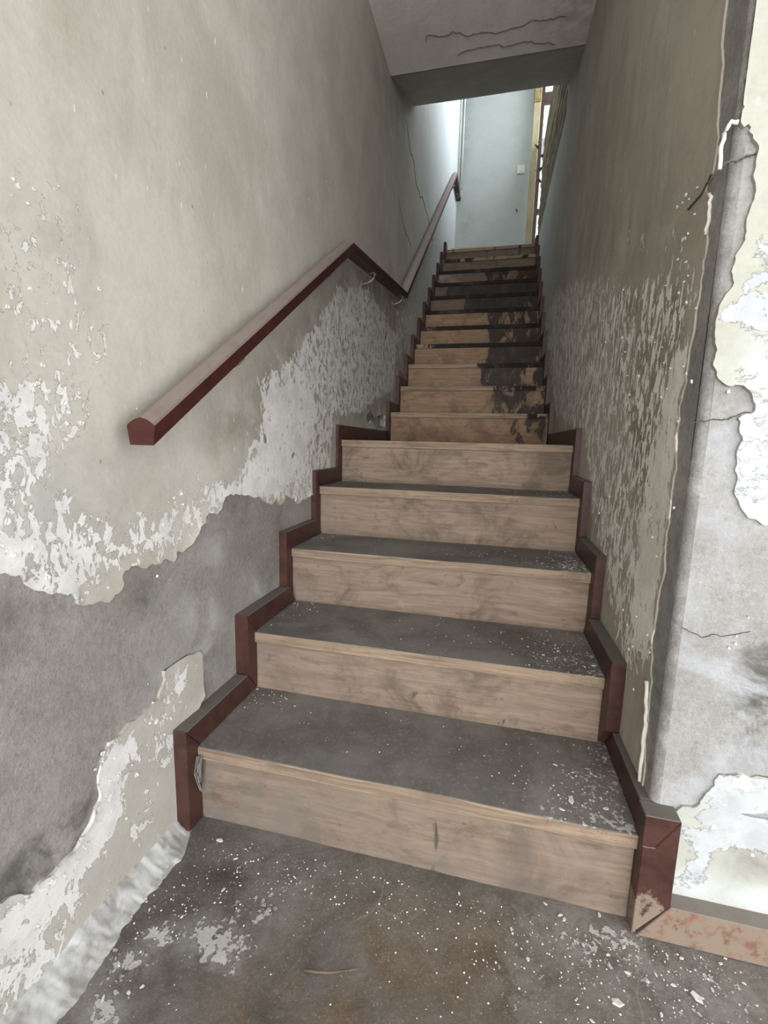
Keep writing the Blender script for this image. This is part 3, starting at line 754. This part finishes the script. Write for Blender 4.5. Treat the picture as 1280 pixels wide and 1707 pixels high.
# ================================================================== STAIRCASE
stair = empty('staircase', (0, 0, 0), 'long straight wooden staircase between two peeling walls, with a deep landing step', 'staircase')
def lerp(a, b, t): return a+(b-a)*t
def sstep(a, b, x): t = min(1, max(0, (x-a)/(b-a))); return t*t*(3-2*t)
RST = {6: lambda t: .12+.40*sstep(.45, 1, t), 7: lambda t: .10+.62*sstep(.58, .72, t), 8: lambda t: .05+1.0*sstep(.50, .62, t)-.25*sstep(.7, .85, t),
       9: lambda t: .08+1.0*sstep(.50, .66, t)-.10*sstep(.9, 1, t), 10: lambda t: .12+.55*sstep(.40, .6, t), 11: lambda t: .12+.50*sstep(.4, .6, t),
       12: lambda t: .15+1.0*sstep(.28, .40, t)-.25*sstep(.75, .9, t), 13: lambda t: .45+.7*sstep(.08, .3, t)-.15*sstep(.8, 1, t), 14: lambda t: .25+.55*sstep(.35, .6, t), 15: lambda t: .12, 16: lambda t: .25,
       1: lambda t: .22*sstep(.3, .5, t)*(1-sstep(.55, .75, t)), 2: lambda t: .18*sstep(.5, .8, t)}
NST = {8: lambda t: .1+.6*sstep(.4, .6, t), 9: lambda t: .4+.6*sstep(.1, .3, t), 10: lambda t: .55+.5*sstep(.1, .3, t), 11: lambda t: .95, 12: lambda t: 1., 13: lambda t: 1., 14: lambda t: .75, 15: lambda t: .4, 16: lambda t: .35,
       7: lambda t: .15+.4*sstep(.5, .8, t), 6: lambda t: .15+.3*sstep(.6, .9, t), 4: lambda t: .16, 5: lambda t: .1}
def gridbox(name, x0, x1, y0, y1, z0, z1, mat, parent, nx, attrs, ny=1, nz=1, bev=.002, wob=0., seed=0):
    bm = bmesh.new()
    bmesh.ops.create_cube(bm, size=1)
    for vv in bm.verts: vv.co = ((x0 if vv.co.x < 0 else x1), (y0 if vv.co.y < 0 else y1), (z0 if vv.co.z < 0 else z1))
    if bev: bmesh.ops.bevel(bm, geom=list(bm.edges), offset=bev, segments=2, profile=.5, affect='EDGES')
    for ax, c0_, c1_, n_ in ((0, x0, x1, nx), (1, y0, y1, ny), (2, z0, z1, nz)):
        for k in range(1, n_):
            nrm = [0, 0, 0]; nrm[ax] = 1; pt = [0, 0, 0]; pt[ax] = lerp(c0_, c1_, k/n_)
            bmesh.ops.bisect_plane(bm, geom=list(bm.verts)+list(bm.edges)+list(bm.faces), plane_co=pt, plane_no=nrm, dist=1e-6)
    for vv in bm.verts:
        if wob: vv.co.y += wob*(float(vnoise(vv.co.x*14, seed*3.7, seed))-.5)*(1 if vv.co.y < (y0+y1)/2 else 0); vv.co.z += wob*.5*(float(vnoise(vv.co.x*6, seed*1.7+4, seed))-.5)*(1 if vv.co.z > (z0+z1)/2 else 0)
    bmesh.ops.recalc_face_normals(bm, faces=bm.faces)
    me = bpy.data.meshes.new(name); bm.to_mesh(me); bm.free()
    co = np.array([v_.co[:] for v_ in me.vertices])
    t = (co[:, 0]-x0)/(x1-x0); dep = (co[:, 1]-y0)/(y1-y0); hg = (co[:, 2]-z0)/(z1-z0)
    for nm, fn in attrs.items(): fattr(me, nm, [fn(a, b, c_) for a, b, c_ in zip(t, dep, hg)])
    return link(name, me, mat, parent)
OV = .011; TH = .030
chk = {1: (.9, .62), 2: (.85, .60), 3: (.95, .66), 4: (.6, .5), 5: (.2, .5)}
for n in range(1, 17):
    xl, xr = XL[n]-.012, XR[n]+.012
    if n == 1: xr = XR[1]+.003
    # riser
    fn = RST.get(n, lambda t: .0)
    mt = M['riser'] if n <= 5 else (M['riser_up'] if n < 12 else M['riser_shaded'])
    dfn = (lambda t, d, h: .45*(1-sstep(.10, .55, t))+.28*(1-h)+.34) if n == 1 else ((lambda t, d, h, n=n: .45*(1-sstep(.02, .16, t))*(1-h*.4)+(.22 if n == 2 else .08)) if n <= 4 else (lambda t, d, h: .04 if n != 14 else .6*(1-sstep(.05, .3, t))))
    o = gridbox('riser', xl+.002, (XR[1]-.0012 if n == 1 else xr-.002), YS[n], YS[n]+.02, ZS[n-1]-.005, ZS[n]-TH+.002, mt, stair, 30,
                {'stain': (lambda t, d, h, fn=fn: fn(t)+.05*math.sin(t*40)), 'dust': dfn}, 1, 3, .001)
    # tread
    y1 = YS[n+1]+.018 if n < 16 else YS[16]+.035
    cm, cs = chk.get(n, (.15, .5)); sf = NST.get(n, lambda t: .05)
    ny = 6 if n <= 5 else 3
    gridbox('tread', xl, xr, YS[n]-OV, y1, ZS[n]-TH, ZS[n], M['tread'], stair, 36,
            {'chalk': (lambda t, d, h, cm=cm, cs=cs: .12+cm*sstep(cs, 1.0, t)*(.55+.45*(1-d))+.45*(1-sstep(0, .10, t))), 'stain': (lambda t, d, h, sf=sf: sf(t))}, ny, 1, .003, .0035, n)
# ================================================================== STEPPED SKIRTINGS
SK = .062; SP = .05; gap = .0006
def skirting(side, label):
    root = empty('stair_skirting', ((XL[1] if side < 0 else XR[1]), 0, 0), label, 'skirting', 'stepped skirtings beside the stairs')
    inv = Matrix.Translation(-root.location)
    def pc(prof, a, b, worn=None):
        o = prism('skirting_board', prof, 'x', a, b, M['red'], root, .0016); o.matrix_parent_inverse = inv
        fattr(o.data, 'worn', [.0]*len(o.data.vertices))
        return o
    for n in range(1, 17):
        xin = XL[n] if side < 0 else XR[n]
        ym = YS[n]-.05; xo = (wl(ym)-.004) if side < 0 else (wr(ym)+.004)
        a, b = (xo, xin) if side < 0 else (xin, xo)
        yf, yr = YS[n]-SP, YS[n]; z0, z1 = ZS[n-1], ZS[n]
        if not (side > 0 and n == 1):
            lowf = z0+SK if n > 1 else 0.
            pc([(yf, lowf+gap), (yr, z0+gap if n > 1 else 0.), (yr, z1-gap), (yf, z1+SK-gap)], a, b)
        if n < 16:
            ye = YS[n+1]
            ystart = yf if not (side > 0 and n == 1) else .0045
            yr2 = yr if not (side > 0 and n == 1) else .0045
            pc([(ystart+gap, z1+SK), (ye-SP-gap, z1+SK), (ye-gap, z1+gap), (yr2+gap, z1+gap)], a, b)
        else:
            pc([(yf+gap, z1+SK), (yf+.10, z1+SK), (yf+.10, z1+gap), (yr+gap, z1+gap)], a, b)
    return root, inv
skl, _ = skirting(-1, 'dark red stepped skirting fixed along the left wall of the stairs')
skr, invr = skirting(1, 'dark red stepped skirting along the right wall, ending on a wide mitred return at the hall')
# return on the hall wall
xi = XR[1]-.002; xo_ = .547; zt1 = ZS[1]+SK
for prof in ([(xi, zt1), (xo_, zt1), (xi+.022, ZS[1]+.0015), (xi, ZS[1]+.0005)], [(xo_, zt1-.001), (xo_, .076), (xi+.001, 0.), (xi+.001, ZS[1]-.0005), (xi+.022, ZS[1]+.0005)]):
    o = prism('skirting_return', prof, 'y', -.036, .004, M['red'], skr, .0014); o.matrix_parent_inverse = invr
    fattr(o.data, 'worn', [max(0, .82-v_.co.z*4.2) for v_ in o.data.vertices])
    if len(prof) == 5:
        bm = bmesh.new(); bm.from_mesh(o.data)
        lay = bm.verts.layers.float.get('worn')
        for k in range(1, 8):
            bmesh.ops.bisect_plane(bm, geom=list(bm.verts)+list(bm.edges)+list(bm.faces), plane_co=(0, 0, k*.025), plane_no=(0, 0, 1), dist=1e-6)
        for v_ in bm.verts: v_[lay] = max(0, .82-v_.co.z*4.2)
        bm.to_mesh(o.data); bm.free()
bb = prism('baseboard_right', [(xi+.010, 0.), (xo_+.001, .074), (3.2, .074), (3.2, 0.)], 'y', -.036, .002, mat_red('baseboard_worn', (.23, .12, .085), (.20, .185, .17), .9, .7), None, .0014)
fattr(bb.data, 'worn', [.56]*len(bb.data.vertices)); tag(bb, 'low worn red-brown baseboard along the hall wall at right', kind='structure')

# ================================================================== HANDRAIL
XRf = -.380
rail = empty('handrail', (-.41, -.17, .9), 'red-brown wooden handrail on metal brackets bending over the landing on the left wall', 'handrail')
inv_h = Matrix.Translation(-rail.location)
RW = .057
prof = [(0, 0), (-.0035, .026), (-.012, .0345), (-.0285, .040), (-.045, .0345), (-.0535, .026), (-.050, -.001)]   # x from the stair-side face, height
prof = [(-.004, -.002), (0, .028), (-.004, .0315), (-.014, .037), (-.0285, .041), (-.043, .037), (-.053, .0315), (-.057, .028), (-.052, -.002)]
K = [(-.170, .881), (.950, 1.619), (2.040, 1.772), (4.650, 3.800), (5.165, 3.800)]     # underside line (y, z)
def rail_piece(i, mt):
    a, b = K[i], K[i+1]; bm = bmesh.new(); rings = []
    def bis(j):
        if j == 0: return Vector((0, 1)) if False else Vector((K[1][0]-K[0][0], K[1][1]-K[0][1])).normalized(), True
        if j == len(K)-1: return Vector((1, 0)), True
        d0 = Vector((K[j][0]-K[j-1][0], K[j][1]-K[j-1][1])).normalized(); d1 = Vector((K[j+1][0]-K[j][0], K[j+1][1]-K[j][1])).normalized()
        return (d0+d1).normalized(), False
    d = Vector((b[0]-a[0], b[1]-a[1])).normalized(); nrm = Vector((-d.y, d.x))
    for j, P in ((i, a), (i+1, b)):
        t, _ = bis(j)
        if j == 0: t = Vector((1, 0))
        r = []
        for (px, h) in prof:
            hh = h
            # the point a+nrm*h slid along d until it lies in the mitre plane through P
            q = Vector(P)+nrm*hh*(1. if j else .93); s = -((q-Vector(P)).dot(t))/d.dot(t); q = q+d*s
            x = XRf+px
            r.append(bm.verts.new((x, q.x, q.y)))
        rings.append(r)
    n = len(prof)
    bm.faces.new(rings[0]); bm.faces.new(rings[1][::-1])
    for k in range(n): bm.faces.new((rings[0][k], rings[0][(k+1) % n], rings[1][(k+1) % n], rings[1][k]))
    bmesh.ops.bevel(bm, geom=[e for e in bm.edges if len(e.link_faces) == 2 and e.calc_face_angle(0) > .9 and abs((e.verts[0].co-e.verts[1].co).normalized().dot(Vector((0, d.x, d.y)))) > .9], offset=.003, segments=2, profile=.6, affect='EDGES')
    o = finish(bm, 'rail', mt, rail); o.matrix_parent_inverse = inv_h
    fattr(o.data, 'worn', [0]*len(o.data.vertices)); return o
for i in range(4):
    o = rail_piece(i, M['rail'] if i != 2 else M['rail_pale'])
tag(o, 'level dark end piece at the head of the stairs')
def zr(y):
    for (a, b), (c_, d) in zip(K[:-1], K[1:]):
        if a <= y <= c_: return b+(d-b)*(y-a)/(c_-a)
    return K[-1][1]
for yb in (.175, .80, 1.33, 1.96, 3.1, 4.35, 5.0):
    zb = zr(yb); xw = wl(yb)+.004
    pts = []
    for k in range(9):
        a = math.pi/2*k/8
        pts.append((xw+.062*math.sin(a)*1.0, yb, zb-.045+.040*(1-math.cos(a))))
    pts.append((XRf-.0285, yb, zb+.001))
    b = tube_obj('bracket', pts, .0055, M['metal'], rail); b.matrix_parent_inverse = inv_h
    pt = tube_obj('wall_plate', [(xw-.006, yb, zb-.045), (xw+.004, yb, zb-.045)], .019, M['metal'], b, 14)
    sd = box('saddle', XRf-.044, XRf-.013, yb-.022, yb+.022, -.0035, .0, M['metal']); 
    sl = math.atan2(zr(min(yb+.02, 5.16))-zr(yb-.02), .04)
    for v_ in sd.data.vertices:
        dy = v_.co.y-yb; hz = v_.co.z; v_.co.y = yb+dy*math.cos(sl)-hz*math.sin(sl); v_.co.z = zb+dy*math.sin(sl)+hz*math.cos(sl)-.0005
    sd.parent = b; sd.matrix_parent_inverse = inv_h
    pt.matrix_parent_inverse = inv_h
    b.matrix_parent_inverse = inv_h; pt.matrix_parent_inverse = (inv_h @ rail.matrix_world).inverted() @ inv_h if False else Matrix.Identity(4); sd.matrix_parent_inverse = Matrix.Identity(4)

# ================================================================== TOP OF THE STAIRS
# post
px0 = float(on('y', YB-.06, 885.5, 300)[0])
pt_t = on('y', YB-.06, 898, 140); pb = on('y', YB-.06, 887, 400)
post = empty('wooden_post', (.43, YB-.06, ZS[16]), 'tall ochre-painted post at the right end of the back wall', 'post')
ip = Matrix.Translation(-post.location)
xa = .395; xb = .468
o = box('post_shaft', xa, xb, YB-.09, YB-.015, ZS[16], 4.72, M['post'], post, .004); o.matrix_parent_inverse = ip
o = box('post_head', xa-.002, xb+.004, YB-.093, YB-.012, 4.722, 5.62, mat_flat('post_head_wood', (.34, .26, .13), (.20, .14, .07), 22, .75, .6), post, .004); o.matrix_parent_inverse = ip
tag(o, 'rougher yellowish upper length')
# bamboo screen on the low wall
scr = empty('bamboo_screen', (.55, 2.5, 2.962), 'brown bamboo screen of horizontal canes standing on the right wall top', 'screen')
isr = Matrix.Translation(-scr.location); rnd = random.Random(3)
zz0, zz1, nc = 2.985, 4.30, 28
for k in range(nc):
    z = lerp(zz0, zz1, k/(nc-1)); r = .021*rnd.uniform(.85, 1.1); y1 = YB-.04-rnd.uniform(0, .16)*(1 if k % 3 else .2)
    x = .546+rnd.uniform(-.004, .006)
    pts = [(x+rnd.uniform(-.003, .003), lerp(2.48, y1, t), z+rnd.uniform(-.004, .004)) for t in np.linspace(0, 1, 6)]
    o = tube_obj('bamboo_cane', pts, r, M['bamboo'], scr, 8); o.matrix_parent_inverse = isr
for yy in (2.6, 3.4, 4.2, 4.9):
    o = box('screen_batten', .568, .592, yy, yy+.04, 2.962, 4.17, M['brown'], scr, .002); o.matrix_parent_inverse = isr
# conduits in the corner
for k, (x, y, r, lab) in enumerate(((wl(5.1)+.020, YB-.060, .011, 'left of the two thin white conduit pipes in the far corner'), (wl(5.1)+.050, YB-.016, .011, 'right of the two thin white conduit pipes in the far corner'))):
    o = tube_obj('conduit_pipe', [(x, y, 4.0-.06*k), (x, y, 4.6), (x, y, 5.6)], r, M['white'], None, 10)
    tag(o, lab, 'pipe', 'conduit pipes in the far corner')
# switch
sx, _, sz = on('y', YB, 868, 283)
sw = empty('wall_switch', (sx, YB-.006, sz), 'small square white switch plate on the back wall', 'switch')
isw = Matrix.Translation(-sw.location)
o = box('switch_plate', sx-.042, sx+.042, YB-.014, YB-.001, sz-.045, sz+.045, M['white'], sw, .003); o.matrix_parent_inverse = isw
o = box('switch_rocker', sx-.012, sx+.012, YB-.018, YB-.013, sz-.02, sz+.02, M['white'], sw, .0015); o.matrix_parent_inverse = isw
hx, _, hz = on('y', YB, 860, 352)
tag(tube_obj('wall_hook', [(hx, YB+.002, hz+.015), (hx+.003, YB-.02, hz+.01), (hx+.012, YB-.025, hz-.015)], .006, M['brown'], None, 6), 'tiny dark hook on the back wall below the switch', 'hook')
# lath lying on the top step
o = box('wood_lath', -.365, .05, YS[16]-.004, YS[16]+.03, ZS[16]+.0005, ZS[16]+.013, M['lath']); tag(o, 'thin pale wooden lath lying on the top step', 'lath')
# scrap of plastic film
v = []; f = []
for i in range(9):
    for k in range(6):
        a, b = i/8, k/5; v.append((XL[13]+.006+a*.17, YS[13]+.03+b*.16, ZS[13]+.004+.075*(1-a)**2*(.35+.65*b)+.006*math.sin(a*11+b*5)))
for i in range(8):
    for k in range(5): q = i*6+k; f.append((q, q+6, q+7, q+1))
me = pydata('plastic_scrap', v, f); me.polygons.foreach_set('use_smooth', [True]*len(f))
o = link('plastic_scrap', me, mat_flat('pale_film', (.46, .47, .48), (.34, .34, .35), 20, .5, .3)); md = o.modifiers.new('t', 'SOLIDIFY'); md.thickness = .0015
tag(o, 'pale crumpled scrap of plastic on a dark upper step at left', 'scrap')

# ================================================================== LOOSE DEBRIS
def chip_mesh(seed):
    rnd = random.Random(seed); n = rnd.choice((5, 6, 7)); v = []; f = []
    for lvl, hz in ((0, 0), (1, 1)):
        for k in range(n):
            a = 2*math.pi*k/n; rr = rnd.uniform(.7, 1.2) if lvl == 0 else None
            if lvl == 0: v.append((math.cos(a)*rr, math.sin(a)*rr*.7, 0))
    v += [(x*.82+rnd.uniform(-.05, .05), y*.82, rnd.uniform(.10, .26)) for x, y, _ in v]
    f = [tuple(range(n))[::-1], tuple(range(n, 2*n))]+[(k, (k+1) % n, n+(k+1) % n, n+k) for k in range(n)]
    me = pydata('plaster_chip', v, f); me.materials.append(M['flake']); return me
CM = [chip_mesh(i) for i in range(12)]
rnd = random.Random(11)
def chip(x, y, z, s, label, group):
    o = bpy.data.objects.new('plaster_chip', rnd.choice(CM)); COL.objects.link(o)
    o.location = (x, y, z); o.rotation_euler = (0, 0, rnd.uniform(0, 6.28)); o.scale = (s, s*rnd.uniform(.7, 1), s*.8)
    tag(o, label, 'plaster chip', group); return o
big = {(1160, 1662): (.0135, 'largest white plaster chip on the floor at lower right'), (366, 1401): (.0085, 'rounded white plaster chip on the floor near the left skirting foot'),
       (1028, 1672): (.013, 'flat greyish plaster chip on the floor at bottom right')}
fl = [(1160, 1662), (1102, 1692), (1093, 1625), (1080, 1637), (1045, 1622), (1040, 1579), (1135, 1598), (1111, 1592), (1122, 1643), (1013, 1592), (1028, 1672), (999, 1526), (1057, 1551), (933, 1526), (940, 1533),
      (909, 1507), (852, 1549), (1187, 1650), (1208, 1598), (1201, 1607), (765, 1490), (987, 1703), (972, 1576), (366, 1401), (225, 1511), (249, 1517), (209, 1538), (198, 1608), (172, 1665), (237, 1645), (372, 1484),
      (303, 1529), (393, 1432), (409, 1416), (215, 1655), (108, 1654), (1240, 1640), (880, 1600)]
for p in fl:
    x, y = pl_floor(*p); s, lab = big.get(p, (rnd.uniform(.0035, .0060), None))
    zone = 'near the foot of the left wall' if p[0] < 500 else ('in front of the bottom riser' if p[1] < 1560 and p[0] < 1030 else 'in front of the low baseboard at right')
    chip(x, y, .0008, s, lab or 'small white plaster chip on the floor '+zone, 'small plaster chips on the floor '+zone)
tc = {1: [(952, 1334, .013), (937, 1350, .006), (1001, 1330, .005), (1012, 1320, .004), (925, 1275, .005), (1010, 1348, .006), (955, 1288, .0045), (985, 1290, .004), (430, 1148, .0045)],
      2: [(880, 1078, .005), (905, 1092, .006), (990, 1110, .007), (870, 1065, .004), (452, 1042, .004), (470, 1012, .004), (930, 1085, .005)], 3: [(915, 922, .004), (958, 935, .005), (940, 946, .005), (945, 921, .004), (975, 949, .005)]}
nm = {1: 'first', 2: 'second', 3: 'third'}
for n, L in tc.items():
    for i, (px, py, s) in enumerate(L):
        p = on('z', ZS[n], px, py)
        y = min(max(p[1], YS[n]+.004), YS[n+1]-.012)
        chip(p[0], y, ZS[n]+.0005, s, 'largest cream plaster chip on the first step' if (n == 1 and i == 0) else 'small white plaster chip lying on the %s step' % nm[n], 'small white plaster chips on the %s step' % nm[n])
def crumbs(name, spots, zf, n, label, seed, parent=None, lim=None):
    rnd = random.Random(seed); V = []; F = []
    for i in range(n):
        cx, cy, rx, ry = spots[rnd.randrange(len(spots))]
        x, y = rnd.gauss(cx, rx), rnd.gauss(cy, ry)
        if lim and not (lim[0] < x < lim[1] and lim[2] < y < lim[3]): continue
        s = .0005+.0020*rnd.random()**4; z = zf; b = len(V); a0 = rnd.uniform(0, 6.3)
        for k in range(4): V.append((x+math.cos(a0+k*1.57)*s*rnd.uniform(.7, 1.3), y+math.sin(a0+k*1.57)*s*rnd.uniform(.7, 1.3), z))
        V.append((x, y, z+s*.7)); F += [(b, b+1, b+4), (b+1, b+2, b+4), (b+2, b+3, b+4), (b+3, b, b+4)]
    o = link(name, pydata(name, V, F), M['flake'], parent); return tag(o, label, 'debris', kind='stuff')
fs = [(*pl_floor(px, py), a, b) for px, py, a, b in [(1000, 1560, .12, .05), (1150, 1620, .14, .07),  (450, 1450, .10, .05), (700, 1500, .2, .06), (250, 1520, .09, .06), (900, 1650, .2, .08)]]
crumbs('plaster_crumbs', fs, .0008, 2300, 'tiny plaster crumbs scattered over the concrete floor', 1, None, (-.43, 1.2, -.9, -.045))
for n, k in ((1, 520), (2, 520), (3, 380), (4, 220)):
    a, b = YS[n], YS[n+1]
    crumbs('plaster_crumbs', [(XR[n]-.04, (a+b)/2-.02, .05, .07), (XR[n]-.08, a+.06, .05, .04), (XR[n]-.2, (a+b)/2, .12, .07), (XL[n]+.04, b-.05, .05, .05), (0, (a+b)/2, .3, .08)], ZS[n]+.0004, k,
           'tiny plaster crumbs scattered over the %s step' % {1: 'first', 2: 'second', 3: 'third', 4: 'fourth'}[n], 30+n, None, (XL[n]+.003, XR[n]-.003, a-.006, b-.003))
# twig and threads on the floor
a, b, c_ = on('z', .004, 508, 1617), on('z', .006, 550, 1621), on('z', .004, 597, 1615)
tag(tube_obj('twig', [a, (a+b)/2+np.array([0, -.001, 0]), b, (b+c_)/2, c_], .0025, M['twig'], None, 6, .6), 'thin brown twig lying on the floor below the bottom step', 'twig')
# cobwebs
def web(name, pts_list, label):
    bm = bmesh.new()
    for P in pts_list: tube(bm, P, .0010, 4)
    return tag(finish(bm, name, M['web']), label, 'cobweb')
rnd = random.Random(2)
P = []
for k in range(16):
    z0 = ZS[1]-.005-rnd.uniform(0, .03); z1 = z0-rnd.uniform(.03, .085); y0 = -.012-rnd.uniform(0, .012)
    x0 = XL[1]+.001+rnd.uniform(0, .012); P.append([(x0, y0, z0), (x0-rnd.uniform(-.008, .006), y0-.008, (z0+z1)/2), (XL[1]+.003+rnd.uniform(0, .008), y0-.002, z1)])
web('cobweb', P, 'grey dusty cobweb hanging from the left end of the bottom step')
P = []
for pl in ([(570, 772), (590, 787), (605, 798), (598, 790)], [(572, 800), (590, 790), (600, 795), (604, 786)], [(593, 780), (600, 787), (604, 792), (600, 800)], [(569, 782), (583, 784), (592, 782), (597, 790)], [(571, 795), (580, 798), (596, 803)]):
    q = [on('y', YS[5]-.003, *p) for p in pl]; P.append([tuple(t) for t in q])
web('cobweb', P, 'dark wispy cobweb at the left end of the riser below the landing')
# dry leaves caught at the end of the screen
lf = pydata('dry_leaf', [(0, 0, 0), (.02, .03, .012), (.008, .075, 0), (-.02, .035, .01), (0, .036, -.006)], [(0, 1, 4), (1, 2, 4), (2, 3, 4), (3, 0, 4)]); lf.materials.append(M['leaf'])
for i, (px, py) in enumerate([(903, 238), (898, 250), (894, 283), (896, 288), (893, 300), (899, 262)]):
    p = on('y', YB-.10, px, py); o = bpy.data.objects.new('dry_leaf', lf); COL.objects.link(o); o.location = tuple(p); o.rotation_euler = (rnd.uniform(-.6, .9), rnd.uniform(-.5, .5), rnd.uniform(0, 6)); o.scale = (1.2, 1.2, 1.2)
    o.parent = scr; o.matrix_parent_inverse = isr
# what stands outside beyond the window
o = prism('roof_canopy', [(6.4, 4.86), (9.5, 5.15), (9.5, 5.4), (6.4, 5.1)], 'x', .2, 3.5, M['concrete_pale'], None, .01); tag(o, 'pale lavender concrete canopy outside the upper window', 'canopy')
